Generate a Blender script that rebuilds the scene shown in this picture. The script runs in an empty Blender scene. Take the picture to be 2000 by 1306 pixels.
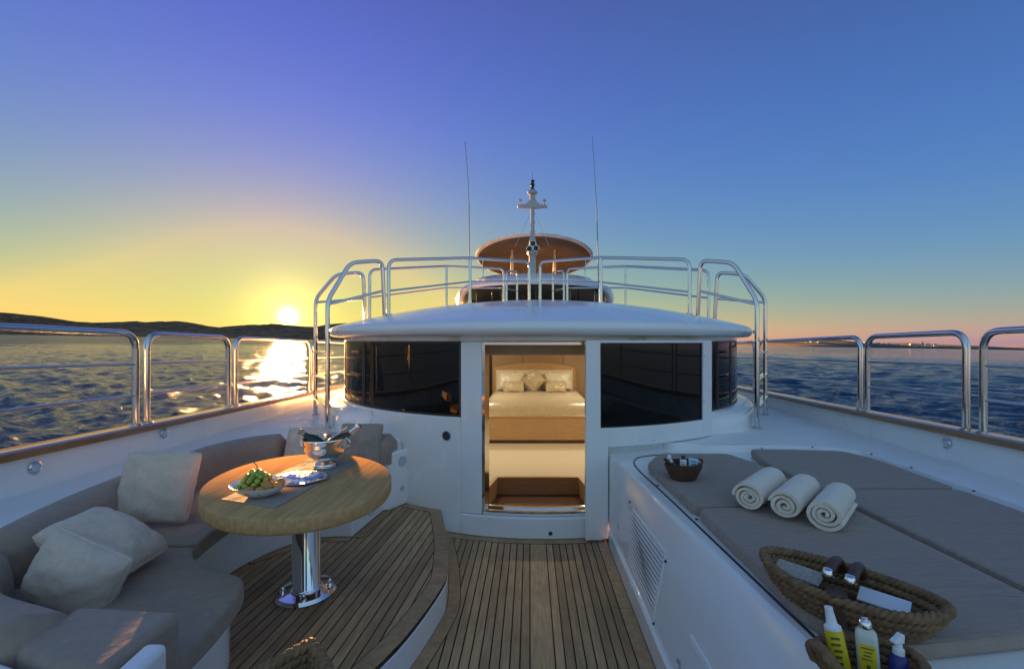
import bpy, bmesh, math, random
import numpy as np
from mathutils import Vector, Matrix, noise
random.seed(7)
R = math.radians
sc = bpy.context.scene
COL = sc.collection

# ------------------------------------------------------------------ camera, sky, sun, exposure
F, VX, VY, EH = 850.0, 1035.0, 667.0, 1.7          # focal length and vanishing point in photo pixels, eye height in metres
cam_d = bpy.data.cameras.new('camera'); cam = bpy.data.objects.new('camera', cam_d); COL.objects.link(cam)
cam.location = (0, 0, EH); cam.rotation_euler = (R(90), 0, 0)
cam_d.sensor_width = 36; cam_d.lens = F / 2000 * 36
cam_d.shift_x = -(VX - 1000) / 2000; cam_d.shift_y = (VY - 653) / 2000
cam_d.clip_start = 0.05; cam_d.clip_end = 80000
sc.camera = cam

SUN = Vector((-0.555, 1.0, 0.0576)).normalized()
world = bpy.data.worlds.new('World'); sc.world = world; world.use_nodes = True
wn, wl = world.node_tree.nodes, world.node_tree.links
wn.clear()
out = wn.new('ShaderNodeOutputWorld'); bg = wn.new('ShaderNodeBackground')
sky = wn.new('ShaderNodeTexSky'); sky.sky_type = 'NISHITA'; sky.sun_disc = False
sky.sun_elevation = math.asin(SUN.z); sky.sun_rotation = math.atan2(SUN.x, SUN.y)
sky.altitude = 0; sky.air_density = 1.0; sky.dust_density = 0.7; sky.ozone_density = 2.2
# colour grade of the whole sky, smooth in the sky's own red and blue and in height above the horizon
def wmath(op, a, b=None, c=None):
    n = wn.new('ShaderNodeMath'); n.operation = op
    for i, v in enumerate((a, b, c)):
        if v is None: continue
        if isinstance(v, (int, float)): n.inputs[i].default_value = v
        else: wl.new(v, n.inputs[i])
    return n.outputs[0]
sep = wn.new('ShaderNodeSeparateColor'); wl.new(sky.outputs[0], sep.inputs[0])
tc = wn.new('ShaderNodeTexCoord'); sxyz = wn.new('ShaderNodeSeparateXYZ'); wl.new(tc.outputs['Generated'], sxyz.inputs[0])
zup = wmath('MAXIMUM', sxyz.outputs['Z'], 0.0)
lr = wmath('LOGARITHM', wmath('MINIMUM', wmath('MAXIMUM', sep.outputs[0], 0.02), 5.5), 2.718282); lb = wmath('LOGARITHM', wmath('MAXIMUM', sep.outputs[2], 0.02), 2.718282)
comb = wn.new('ShaderNodeCombineColor')
zz = wmath('MINIMUM', zup, 0.62)
# added fill: brightens the unseen sky behind the camera to light the foreground
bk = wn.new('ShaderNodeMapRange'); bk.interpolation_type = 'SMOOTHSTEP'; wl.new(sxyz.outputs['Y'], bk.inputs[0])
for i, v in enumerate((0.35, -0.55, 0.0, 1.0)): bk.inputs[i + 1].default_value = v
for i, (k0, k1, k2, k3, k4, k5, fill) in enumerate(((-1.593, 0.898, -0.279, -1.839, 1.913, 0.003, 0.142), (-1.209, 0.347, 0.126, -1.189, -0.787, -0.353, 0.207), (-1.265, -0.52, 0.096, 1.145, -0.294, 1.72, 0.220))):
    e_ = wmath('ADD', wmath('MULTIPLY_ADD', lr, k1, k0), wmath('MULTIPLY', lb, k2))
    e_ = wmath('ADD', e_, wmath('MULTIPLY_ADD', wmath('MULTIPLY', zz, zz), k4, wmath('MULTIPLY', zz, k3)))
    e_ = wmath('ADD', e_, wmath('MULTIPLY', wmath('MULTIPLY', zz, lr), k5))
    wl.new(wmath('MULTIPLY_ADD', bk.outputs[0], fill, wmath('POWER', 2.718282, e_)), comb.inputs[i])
# the sun's disc and the bright air close round it
dot = wn.new('ShaderNodeVectorMath'); dot.operation = 'DOT_PRODUCT'
dot.inputs[1].default_value = SUN; wl.new(tc.outputs['Generated'], dot.inputs[0])
ang = wmath('ARCCOSINE', wmath('MINIMUM', dot.outputs['Value'], 0.9999999))
g1 = wmath('MULTIPLY', wmath('POWER', 2.718, wmath('MULTIPLY', wmath('POWER', wmath('DIVIDE', ang, 0.0115), 2.0), -1.0)), 25.0)
g2 = wmath('MULTIPLY', wmath('POWER', 2.718, wmath('MULTIPLY', wmath('DIVIDE', ang, 0.032), -1.0)), 2.4)
sunc = wn.new('ShaderNodeVectorMath'); sunc.operation = 'SCALE'; sunc.inputs[0].default_value = (1.0, 0.60, 0.14)
wl.new(wmath('ADD', g1, g2), sunc.inputs['Scale'])
add = wn.new('ShaderNodeVectorMath'); add.operation = 'ADD'
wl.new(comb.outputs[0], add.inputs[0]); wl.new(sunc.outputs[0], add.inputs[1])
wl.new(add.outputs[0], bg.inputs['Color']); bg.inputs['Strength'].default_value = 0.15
wl.new(bg.outputs[0], out.inputs['Surface'])

sun_d = bpy.data.lights.new('sun', 'SUN'); sun_o = bpy.data.objects.new('sun', sun_d); COL.objects.link(sun_o)
sun_d.energy = 3.6; sun_d.angle = R(0.6); sun_d.color = (1.0, 0.46, 0.13)
sun_o.rotation_euler = (-SUN).to_track_quat('-Z', 'Y').to_euler()

sc.view_settings.view_transform = 'Standard'; sc.view_settings.look = 'None'
sc.view_settings.exposure = 3.15; sc.view_settings.gamma = 1.0
sc.cycles.use_denoising = True
sc.cycles.max_bounces = 8; sc.cycles.sample_clamp_indirect = 6.0
sc.cycles.caustics_reflective = False; sc.cycles.caustics_refractive = False

# ------------------------------------------------------------------ materials
MATS = {}
def mat(name, col, rough=0.5, metal=0.0, coat=0.0, var=0.0, vscale=6.0, bump=0.0, bscale=200.0, stretch=(1, 1, 1), rand=0.0,
        emit=None, estr=0.0, spec=0.5, sheen=0.0, trans=0.0, rvar=0.0, ior=1.5, dirt=0.0):
    m = bpy.data.materials.new(name); m.use_nodes = True; MATS[name] = m
    nt = m.node_tree; b = nt.nodes['Principled BSDF']; L = nt.links
    b.inputs['Base Color'].default_value = (*col, 1); b.inputs['Roughness'].default_value = rough
    b.inputs['Metallic'].default_value = metal; b.inputs['Coat Weight'].default_value = coat
    b.inputs['Coat Roughness'].default_value = 0.08
    b.inputs['Specular IOR Level'].default_value = spec; b.inputs['IOR'].default_value = ior
    b.inputs['Sheen Weight'].default_value = sheen; b.inputs['Transmission Weight'].default_value = trans
    if emit: b.inputs['Emission Color'].default_value = (*emit, 1); b.inputs['Emission Strength'].default_value = estr
    t = nt.nodes.new('ShaderNodeTexCoord'); mp = nt.nodes.new('ShaderNodeMapping')
    mp.inputs['Scale'].default_value = stretch; L.new(t.outputs['Object'], mp.inputs['Vector'])
    oi = nt.nodes.new('ShaderNodeObjectInfo')
    vec = mp.outputs['Vector']
    if rand:
        a = nt.nodes.new('ShaderNodeVectorMath'); a.operation = 'ADD'
        s = nt.nodes.new('ShaderNodeVectorMath'); s.operation = 'SCALE'; s.inputs[0].default_value = (37, 91, 53)
        L.new(oi.outputs['Random'], s.inputs['Scale']); L.new(vec, a.inputs[0]); L.new(s.outputs[0], a.inputs[1]); vec = a.outputs[0]
    if var or rand or dirt:
        n = nt.nodes.new('ShaderNodeTexNoise'); n.inputs['Scale'].default_value = vscale; n.inputs['Detail'].default_value = 6
        L.new(vec, n.inputs['Vector'])
        mr = nt.nodes.new('ShaderNodeMapRange'); mr.inputs['From Min'].default_value = 0.3; mr.inputs['From Max'].default_value = 0.7
        mr.inputs['To Min'].default_value = 1 - var; mr.inputs['To Max'].default_value = 1 + var; L.new(n.outputs[0], mr.inputs[0])
        v = mr.outputs[0]
        if rand:
            r2 = nt.nodes.new('ShaderNodeMapRange'); r2.inputs['To Min'].default_value = 1 - rand; r2.inputs['To Max'].default_value = 1 + rand
            L.new(oi.outputs['Random'], r2.inputs[0])
            mm = nt.nodes.new('ShaderNodeMath'); mm.operation = 'MULTIPLY'; L.new(v, mm.inputs[0]); L.new(r2.outputs[0], mm.inputs[1]); v = mm.outputs[0]
        if dirt:
            n4 = nt.nodes.new('ShaderNodeTexNoise'); n4.inputs['Scale'].default_value = 2.3; n4.inputs['Detail'].default_value = 8; n4.inputs['Roughness'].default_value = 0.65
            L.new(t.outputs['Object'], n4.inputs['Vector'])
            r4 = nt.nodes.new('ShaderNodeMapRange'); r4.inputs['From Min'].default_value = 0.30; r4.inputs['From Max'].default_value = 0.55
            r4.inputs['To Min'].default_value = 1 - dirt; r4.inputs['To Max'].default_value = 1.0; L.new(n4.outputs[0], r4.inputs[0])
            m4 = nt.nodes.new('ShaderNodeMath'); m4.operation = 'MULTIPLY'; L.new(v, m4.inputs[0]); L.new(r4.outputs[0], m4.inputs[1]); v = m4.outputs[0]
        sc_ = nt.nodes.new('ShaderNodeVectorMath'); sc_.operation = 'SCALE'; sc_.inputs[0].default_value = col
        L.new(v, sc_.inputs['Scale']); L.new(sc_.outputs[0], b.inputs['Base Color'])
    if rvar:
        n3 = nt.nodes.new('ShaderNodeTexNoise'); n3.inputs['Scale'].default_value = 3.0; n3.inputs['Detail'].default_value = 7
        L.new(t.outputs['Object'], n3.inputs['Vector'])
        m3 = nt.nodes.new('ShaderNodeMapRange'); m3.inputs['From Min'].default_value = 0.3; m3.inputs['From Max'].default_value = 0.7
        m3.inputs['To Min'].default_value = max(0.01, rough - rvar); m3.inputs['To Max'].default_value = rough + rvar
        L.new(n3.outputs[0], m3.inputs[0]); L.new(m3.outputs[0], b.inputs['Roughness'])
    if bump:
        n2 = nt.nodes.new('ShaderNodeTexNoise'); n2.inputs['Scale'].default_value = bscale; n2.inputs['Detail'].default_value = 4
        L.new(vec, n2.inputs['Vector']); bp = nt.nodes.new('ShaderNodeBump'); bp.inputs['Strength'].default_value = bump
        bp.inputs['Distance'].default_value = 0.004; L.new(n2.outputs[0], bp.inputs['Height']); L.new(bp.outputs[0], b.inputs['Normal'])
    return m
def weave(m, scale=420.0, strength=0.35, wrinkle=(1, 1, 1), wd=0.03):
    nt = m.node_tree; L = nt.links; b = nt.nodes['Principled BSDF']
    t = nt.nodes.new('ShaderNodeTexCoord'); hs = []
    for sx_, sy_ in ((1.0, 0.25), (0.25, 1.0)):
        mq = nt.nodes.new('ShaderNodeMapping'); mq.inputs['Scale'].default_value = (sx_, sy_, (sx_ + sy_) / 2); L.new(t.outputs['Object'], mq.inputs['Vector'])
        w = nt.nodes.new('ShaderNodeTexNoise'); w.inputs['Scale'].default_value = scale * 0.8; w.inputs['Detail'].default_value = 2
        L.new(mq.outputs[0], w.inputs['Vector']); hs.append(w.outputs['Fac'])
    a = nt.nodes.new('ShaderNodeMath'); a.operation = 'ADD'; L.new(hs[0], a.inputs[0]); L.new(hs[1], a.inputs[1])
    n = nt.nodes.new('ShaderNodeTexNoise'); n.inputs['Scale'].default_value = 7.0; n.inputs['Detail'].default_value = 3
    mpw = nt.nodes.new('ShaderNodeMapping'); mpw.inputs['Scale'].default_value = wrinkle; mpw.inputs['Rotation'].default_value = (0, 0, 0.15 if wrinkle[0] != 1 else 0)
    L.new(t.outputs['Object'], mpw.inputs['Vector']); L.new(mpw.outputs[0], n.inputs['Vector'])
    b1 = nt.nodes.new('ShaderNodeBump'); b1.inputs['Strength'].default_value = 0.5; b1.inputs['Distance'].default_value = wd; L.new(n.outputs[0], b1.inputs['Height'])
    bp = nt.nodes.new('ShaderNodeBump'); bp.inputs['Strength'].default_value = strength; bp.inputs['Distance'].default_value = 0.0015
    L.new(a.outputs[0], bp.inputs['Height']); L.new(b1.outputs[0], bp.inputs['Normal']); L.new(bp.outputs[0], b.inputs['Normal'])
    return m
gel = mat('gelcoat', (0.87, 0.86, 0.83), 0.22, coat=0.4, var=0.03, vscale=2.5, rvar=0.08)
gel_matt = mat('deck_paint', (0.86, 0.86, 0.84), 0.45, var=0.04, vscale=3, bump=0.12, bscale=500, rvar=0.1)
steel = mat('stainless_steel', (0.66, 0.65, 0.63), 0.10, metal=1.0, rvar=0.05)
chrome = mat('chrome', (0.80, 0.79, 0.77), 0.05, metal=1.0)
silver = mat('silver', (0.78, 0.77, 0.75), 0.13, metal=1.0, rvar=0.05)
teak = mat('weathered_teak', (0.48, 0.30, 0.150), 0.62, var=0.20, vscale=9, stretch=(9, 0.7, 4), rand=0.25, bump=0.25, bscale=60, dirt=0.32)
teak_edge = mat('teak_margin', (0.43, 0.27, 0.14), 0.62, var=0.18, vscale=7, stretch=(3, 3, 3), rand=0.12, bump=0.2, bscale=60, dirt=0.2)
caulk = mat('black_caulking', (0.014, 0.013, 0.012), 0.6)
varnish = mat('varnished_teak', (0.30, 0.15, 0.055), 0.18, coat=0.6, var=0.22, vscale=6, stretch=(8, 0.6, 8))
table_wood = mat('table_oak', (0.54, 0.325, 0.145), 0.6, spec=0.0, var=0.17, vscale=5, stretch=(10, 0.7, 6), bump=0.1, bscale=50)
glass_dark = mat('smoked_glass', (0.010, 0.009, 0.008), 0.03, spec=0.28, var=0.0)
frame_dark = mat('window_rubber', (0.02, 0.02, 0.02), 0.35)
fabric = weave(mat('taupe_canvas', (0.34, 0.252, 0.188), 0.85, var=0.08, vscale=30, sheen=0.2))
fabric_pad = weave(mat('sunpad_canvas', (0.34, 0.257, 0.197), 0.85, var=0.10, vscale=16, stretch=(0.8, 6, 1), sheen=0.15), 420, 0.35, (0.22, 2.6, 1), 0.05)
linen = weave(mat('linen', (0.66, 0.53, 0.41), 0.9, var=0.07, vscale=40, sheen=0.3), 300, 0.6)
linen_dark = weave(mat('linen_taupe', (0.32, 0.275, 0.215), 0.9, var=0.08, vscale=40, sheen=0.3), 300, 0.6)
towel_m = mat('terry_towel', (0.86, 0.74, 0.58), 0.95, var=0.08, vscale=60, bump=0.9, bscale=260, sheen=0.4)
rope_m = mat('abaca_rope', (0.24, 0.135, 0.062), 0.8, var=0.35, vscale=45, bump=0.6, bscale=320)
wicker = mat('dark_wicker', (0.09, 0.040, 0.014), 0.6, var=0.35, vscale=60, bump=0.5, bscale=200)
leather = mat('brown_leather', (0.085, 0.045, 0.025), 0.5, var=0.2, vscale=30, bump=0.2, bscale=300)
porcelain = mat('porcelain', (0.80, 0.80, 0.79), 0.12, coat=0.4)
grape_m = mat('grape_skin', (0.36, 0.42, 0.06), 0.28, rand=0.25, var=0.1, vscale=40, coat=0.2)
stem_m = mat('grape_stem', (0.10, 0.13, 0.03), 0.7)
apricot_m = mat('apricot_skin', (0.62, 0.26, 0.06), 0.5, var=0.2, vscale=25, rand=0.15)
mat_cloth = weave(mat('placemat_cloth', (0.34, 0.29, 0.25), 0.9, var=0.06, vscale=30), 500, 0.5)
foil = mat('foil_wrap', (0.66, 0.67, 0.80), 0.14, metal=0.85, var=0.05, vscale=20)
bottle_g = mat('bottle_glass', (0.015, 0.025, 0.012), 0.05, coat=0.3)
cork_foil = mat('bottle_foil', (0.40, 0.30, 0.24), 0.3, metal=0.6, var=0.2, vscale=60)
black_p = mat('black_plastic', (0.012, 0.012, 0.013), 0.35)
grille = mat('speaker_grille', (0.035, 0.035, 0.035), 0.6, bump=0.8, bscale=700)
white_p = mat('white_plastic', (0.80, 0.80, 0.80), 0.3)
grey_p = mat('grey_plastic', (0.45, 0.46, 0.48), 0.35)
louvre_dark = mat('louvre_shadow_gap', (0.30, 0.30, 0.31), 0.6)
yellow_p = mat('yellow_label', (0.75, 0.56, 0.02), 0.35, var=0.05, vscale=20)
cream_p = mat('cream_lotion', (0.62, 0.66, 0.56), 0.25, coat=0.3)
navy_p = mat('navy_plastic', (0.020, 0.03, 0.16), 0.35)
cyan_p = mat('pale_blue_tube', (0.45, 0.68, 0.76), 0.35)
ink = mat('label_ink', (0.06, 0.07, 0.05), 0.6)
ink_blue = mat('label_ink_blue', (0.02, 0.12, 0.24), 0.6)
paper = mat('white_paper', (0.72, 0.74, 0.78), 0.7)
pouch_m = mat('woven_straw', (0.50, 0.44, 0.36), 0.8, var=0.3, vscale=120, bump=0.8, bscale=300)
turq = mat('turquoise_cloth', (0.10, 0.45, 0.42), 0.8)
anigre = mat('anigre_veneer', (0.46, 0.31, 0.165), 0.32, coat=0.3, var=0.12, vscale=7, stretch=(14, 14, 0.8))
anigre_h = mat('headboard_veneer', (0.47, 0.29, 0.135), 0.3, coat=0.3, var=0.12, vscale=7, stretch=(1.0, 8, 10))
mahog = mat('dark_veneer', (0.11, 0.055, 0.032), 0.35, coat=0.3, var=0.15, vscale=8, stretch=(2, 8, 8))
carpet = mat('cream_carpet', (0.62, 0.54, 0.40), 0.95, var=0.05, vscale=50, bump=0.5, bscale=400)
cabin_white = mat('cabin_ceiling', (0.72, 0.68, 0.60), 0.6)
satin = mat('gold_satin', (0.46, 0.38, 0.24), 0.35, var=0.12, vscale=18, sheen=0.3, bump=0.3, bscale=40)
satin_l = mat('cream_satin', (0.66, 0.60, 0.46), 0.4, var=0.06, vscale=18, sheen=0.2, bump=0.2, bscale=40)
cream_l = mat('cream_leather', (0.72, 0.66, 0.52), 0.4, bump=0.1, bscale=100)
mat_brown = mat('brown_mat', (0.16, 0.075, 0.045), 0.9, bump=0.6, bscale=400)
lamp_m = mat('lamp_lens', (1, 0.85, 0.6), 0.4, emit=(1.0, 0.78, 0.45), estr=6.0)
top_under = mat('hardtop_lining', (0.115, 0.092, 0.072), 0.6, var=0.15, vscale=1.5)
scrub = mat('hill_scrub', (0.16, 0.085, 0.025), 0.95, var=0.75, vscale=0.03)
scrub_far = mat('island_scrub', (0.10, 0.075, 0.055), 0.95, var=0.4, vscale=0.008)
haze_rock_far = mat('far_rock_hazed', (0.20, 0.17, 0.19), 0.95)  # pale mauve puts distance haze into the island's colour
house_w = mat('whitewash', (0.45, 0.42, 0.40), 0.8)
mast_grey = mat('mast_paint', (0.46, 0.45, 0.43), 0.4)
antenna_m = mat('antenna_fibreglass', (0.30, 0.32, 0.36), 0.4)
lensglass = mat('lamp_glass', (0.55, 0.58, 0.62), 0.1, coat=0.5)
# the water
sea_m = bpy.data.materials.new('sea_water'); sea_m.use_nodes = True
nt = sea_m.node_tree; b = nt.nodes['Principled BSDF']
b.inputs['Base Color'].default_value = (0.020, 0.056, 0.112, 1); b.inputs['Roughness'].default_value = 0.07; b.inputs['Specular IOR Level'].default_value = 0.11; b.inputs['IOR'].default_value = 1.333
t = nt.nodes.new('ShaderNodeTexCoord')
prev = None
for sca, st, dist, det in ((0.6, 0.9, 0.50, 5), (2.8, 1.0, 0.16, 4)):
    mp = nt.nodes.new('ShaderNodeMapping'); mp.inputs['Scale'].default_value = (0.75, 1.25, 1.0); mp.inputs['Rotation'].default_value = (0, 0, 0.5)
    nt.links.new(t.outputs['Object'], mp.inputs['Vector'])
    n = nt.nodes.new('ShaderNodeTexNoise'); n.inputs['Scale'].default_value = sca; n.inputs['Detail'].default_value = det; n.inputs['Roughness'].default_value = 0.6
    nt.links.new(mp.outputs[0], n.inputs['Vector'])
    bp = nt.nodes.new('ShaderNodeBump'); bp.inputs['Strength'].default_value = st; bp.inputs['Distance'].default_value = dist
    nt.links.new(n.outputs[0], bp.inputs['Height'])
    if prev: nt.links.new(prev.outputs[0], bp.inputs['Normal'])
    prev = bp
nt.links.new(prev.outputs[0], b.inputs['Normal'])

# ------------------------------------------------------------------ helpers
ORG = {}
def at_d(px, py, d): return Vector(((px - VX) / F * d, d, EH - (py - VY) / F * d))
def at_z(px, py, z):
    d = F * (EH - z) / (py - VY); return Vector(((px - VX) / F * d, d, z))
def props(o, label=None, cat=None, group=None, kind=None):
    if label: o['label'] = label
    if cat: o['category'] = cat
    if group: o['group'] = group
    if kind: o['kind'] = kind
    return o
def root(name, label, cat, loc, group=None, kind=None):
    o = bpy.data.objects.new(name, None); COL.objects.link(o); o.location = loc; o.empty_display_size = 0.1
    ORG[o.name] = Vector(loc)
    return props(o, label, cat, group, kind)
class MB:
    def __init__(s): s.v = []; s.f = []
    def add(s, vs, fs):
        n = len(s.v); s.v += [tuple(v) for v in vs]; s.f += [tuple(i + n for i in f) for f in fs]; return s
    def box(s, x0, x1, y0, y1, z0, z1, M=None):
        vs = [Vector((x, y, z)) for z in (z0, z1) for y in (y0, y1) for x in (x0, x1)]
        if M: vs = [M @ v for v in vs]
        return s.add(vs, [(0, 2, 3, 1), (4, 5, 7, 6), (0, 1, 5, 4), (2, 6, 7, 3), (0, 4, 6, 2), (1, 3, 7, 5)])
    def prism(s, pts, z0, z1):
        if area(pts) < 0: pts = pts[::-1]
        n = len(pts)
        vs = [(p[0], p[1], z0) for p in pts] + [(p[0], p[1], z1) for p in pts]
        return s.add(vs, [tuple(range(n))[::-1], tuple(range(n, 2 * n))] + [(i, (i + 1) % n, n + (i + 1) % n, n + i) for i in range(n)])
    def tube(s, pts, r, seg=10, closed=False, caps=True, lobes=0, twist=0.0, amp=0.0):
        pts = [Vector(p) for p in pts]; n = len(pts)
        rs = r if isinstance(r, (list, tuple)) else [r] * n
        T = []
        for i in range(n):
            a = pts[(i - 1) % n] if (closed or i > 0) else pts[i]; c = pts[(i + 1) % n] if (closed or i < n - 1) else pts[i]
            d = (c - a); T.append(d.normalized() if d.length > 1e-9 else Vector((0, 0, 1)))
        up = Vector((0, 0, 1)) if abs(T[0].z) < 0.9 else Vector((1, 0, 0))
        N = (up - T[0] * up.dot(T[0])).normalized(); vs = []; L = 0
        for i in range(n):
            if i: N = (N - T[i] * N.dot(T[i])); N = N.normalized(); L += (pts[i] - pts[i - 1]).length
            B = T[i].cross(N)
            for k in range(seg):
                a = 2 * math.pi * k / seg
                rr = rs[i] * (1 + amp * (abs(math.cos(lobes / 2 * (a + twist * L))) - 0.6)) if lobes else rs[i]
                vs.append(pts[i] + (N * math.cos(a) + B * math.sin(a)) * rr)
        fs = []
        for i in range(n if closed else n - 1):
            j = (i + 1) % n
            for k in range(seg): fs.append((i * seg + k, i * seg + (k + 1) % seg, j * seg + (k + 1) % seg, j * seg + k))
        if caps and not closed: fs += [tuple(range(seg))[::-1], tuple((n - 1) * seg + k for k in range(seg))]
        return s.add(vs, fs)
    def lathe(s, prof, c, seg=32, M=None, sx=1.0, sy=1.0, rot=0.0):
        c = Vector(c); n = len(prof); vs = []
        for k in range(seg):
            a = 2 * math.pi * k / seg
            for r, z in prof:
                x, y = r * math.cos(a) * sx, r * math.sin(a) * sy
                p = Vector((x * math.cos(rot) - y * math.sin(rot), x * math.sin(rot) + y * math.cos(rot), z))
                vs.append((M @ p if M else p) + c)
        fs = []
        for k in range(seg):
            for i in range(n - 1):
                if prof[i][0] < 1e-6 and prof[i + 1][0] < 1e-6: continue
                a, b2 = k * n, ((k + 1) % seg) * n
                if prof[i][0] < 1e-6: fs.append((a + i, b2 + i + 1, a + i + 1))
                elif prof[i + 1][0] < 1e-6: fs.append((a + i, b2 + i, a + i + 1))
                else: fs.append((a + i, b2 + i, b2 + i + 1, a + i + 1))
        return s.add(vs, fs)
    def grid(s, P, closed_u=False, flip=False):
        nu, nv = len(P), len(P[0]); fs = []
        for i in range(nu if closed_u else nu - 1):
            for j in range(nv - 1):
                a, b2, c, d = i * nv + j, ((i + 1) % nu) * nv + j, ((i + 1) % nu) * nv + j + 1, i * nv + j + 1
                fs.append((a, d, c, b2) if flip else (a, b2, c, d))
        return s.add([p for row in P for p in row], fs)
    def sweep(s, path_profiles, cap=True):      # list of closed sections, each a list of points
        n, m = len(path_profiles), len(path_profiles[0]); fs = []
        for i in range(n - 1):
            for j in range(m): fs.append((i * m + j, i * m + (j + 1) % m, (i + 1) * m + (j + 1) % m, (i + 1) * m + j))
        if cap: fs += [tuple(range(m))[::-1], tuple((n - 1) * m + j for j in range(m))]
        return s.add([p for row in path_profiles for p in row], fs)
    def build(s, name, m, parent=None, bevel=0.0, seg=2, smooth=True, sharp=40, sub=0, origin=None, fix=False):
        me = bpy.data.meshes.new(name)
        if parent is not None: o0 = ORG[parent.name]
        elif origin is not None: o0 = Vector(origin)
        else:
            a = np.array(s.v); o0 = Vector(((a[:, 0].min() + a[:, 0].max()) / 2, (a[:, 1].min() + a[:, 1].max()) / 2, a[:, 2].min()))
        me.from_pydata([(v[0] - o0.x, v[1] - o0.y, v[2] - o0.z) for v in s.v], [], s.f); me.update()
        bm = bmesh.new(); bm.from_mesh(me)
        bmesh.ops.remove_doubles(bm, verts=bm.verts, dist=1e-5)
        bmesh.ops.recalc_face_normals(bm, faces=bm.faces); bm.to_mesh(me); bm.free()
        if smooth:
            me.polygons.foreach_set('use_smooth', [True] * len(me.polygons)); me.set_sharp_from_angle(angle=R(sharp))
        o = bpy.data.objects.new(name, me); COL.objects.link(o); me.materials.append(m)
        if parent is not None: o.parent = parent
        else: o.location = o0
        ORG[o.name] = o0
        if bevel:
            bv = o.modifiers.new('bevel', 'BEVEL'); bv.width = bevel; bv.segments = seg; bv.limit_method = 'ANGLE'; bv.angle_limit = R(35); bv.harden_normals = smooth
        if sub:
            sd = o.modifiers.new('sub', 'SUBSURF'); sd.levels = sub; sd.render_levels = sub
        return o
def area(p): return 0.5 * sum(p[i][0] * p[(i + 1) % len(p)][1] - p[(i + 1) % len(p)][0] * p[i][1] for i in range(len(p)))
def clip(poly, a, b2, c):                        # keep a*x+b*y<=c
    o = []
    for i in range(len(poly)):
        p, q = poly[i], poly[(i + 1) % len(poly)]; fp = a * p[0] + b2 * p[1] - c; fq = a * q[0] + b2 * q[1] - c
        if fp <= 0: o.append(p)
        if (fp < 0 < fq) or (fq < 0 < fp):
            t = fp / (fp - fq); o.append((p[0] + (q[0] - p[0]) * t, p[1] + (q[1] - p[1]) * t))
    return o
def fillet(pts, r, n=6, closed=False):
    pts = [Vector(p) for p in pts]; o = []
    N = len(pts)
    for i in range(N):
        if not closed and i in (0, N - 1): o.append(pts[i]); continue
        a, b2, c = pts[i - 1], pts[i], pts[(i + 1) % N]
        u, w = (a - b2), (c - b2); rr = min(r, u.length * 0.49, w.length * 0.49)
        p0, p1 = b2 + u.normalized() * rr, b2 + w.normalized() * rr
        for k in range(n + 1):
            t = k / n; o.append(p0 * (1 - t) ** 2 + b2 * 2 * t * (1 - t) + p1 * t ** 2)
    return o
def smoothpath(pts, n=8, closed=False):          # catmull-rom
    pts = [Vector(p) for p in pts]; N = len(pts); o = []
    for i in range(N if closed else N - 1):
        g = lambda k: pts[k % N] if closed else pts[max(0, min(N - 1, k))]
        p0, p1, p2, p3 = g(i - 1), g(i), g(i + 1), g(i + 2)
        for k in range(n):
            t = k / n
            o.append(0.5 * ((2 * p1) + (p2 - p0) * t + (2 * p0 - 5 * p1 + 4 * p2 - p3) * t * t + (3 * p1 - p0 - 3 * p2 + p3) * t ** 3))
    if not closed: o.append(pts[-1])
    return o
def offset(path, d):                             # shift a plan path to its left by d
    o = []
    for i, p in enumerate(path):
        a, c = path[max(0, i - 1)], path[min(len(path) - 1, i + 1)]
        t = Vector((c[0] - a[0], c[1] - a[1], 0)).normalized(); o.append(Vector((p[0] - t.y * d, p[1] + t.x * d, p[2] if len(p) > 2 else 0)))
    return o
def piping(parent, pts, z, m, r_=0.0035):
    q = [Vector((p[0], p[1], 0)) for p in pts]
    if area(pts) < 0: q = q[::-1]
    n = len(q); o = []
    for i in range(n):
        t_ = (q[(i + 1) % n] - q[i - 1]).normalized(); o.append(q[i] + Vector((-t_.y, t_.x, 0)) * 0.006 + Vector((0, 0, z)))
    MB().tube(o, r_, 6, closed=True).build('piping', m, parent)
def xy(ps): return [(p[0], p[1]) for p in ps]

# ------------------------------------------------------------------ setting: sea, hills
TILT = -0.0161                                   # the yacht lists a little, so the water slopes in the yacht's frame
SEA = -3.4
rng = np.random.RandomState(5)
rad = np.concatenate([np.array([3.0, 6.0, 9.0]), 12 * (420 / 12.0) ** (np.arange(540) / 539.0), 420 * (40000 / 420.0) ** (np.arange(1, 100) / 99.0)]); nr = len(rad); na = 1060
an = np.concatenate([np.linspace(R(-80), R(80), na), np.linspace(R(80), R(280), 60)[1:-1]])
A, RR = np.meshgrid(an, rad); X, Y = RR * np.sin(A), RR * np.cos(A)
DR = np.gradient(rad)[:, None] + 0 * RR; DA = np.where(A > R(81), 1e9, RR * (R(160) / na)); CELL = np.maximum(DR, DA)
Z = np.zeros_like(X); DX = np.zeros_like(X); DY = np.zeros_like(X)
for i in range(60):
    lam = 0.55 * (7.0 / 0.55) ** (i / 59.0); k = 2 * math.pi / lam
    th = R(215) + rng.normal(0, 0.45 + 0.25 * (lam < 1.5)); amp = lam / 6.283 * (0.044 if lam < 3 else 0.034) * rng.uniform(0.5, 1.5)
    w = np.clip((lam / CELL - 2.2) / 1.5, 0, 1); ph = k * (X * math.cos(th) + Y * math.sin(th)) + rng.uniform(0, 6.28)
    wc_ = w * amp; Z += wc_ * np.cos(ph); sn = wc_ * np.sin(ph); DX -= math.cos(th) * sn; DY -= math.sin(th) * sn
X2, Y2 = X + DX, Y + DY; Z2 = SEA + Z + TILT * X2
nc = len(an)
me = bpy.data.meshes.new('sea')
V = np.stack([X2, Y2, Z2], -1).reshape(-1, 3)
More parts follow.
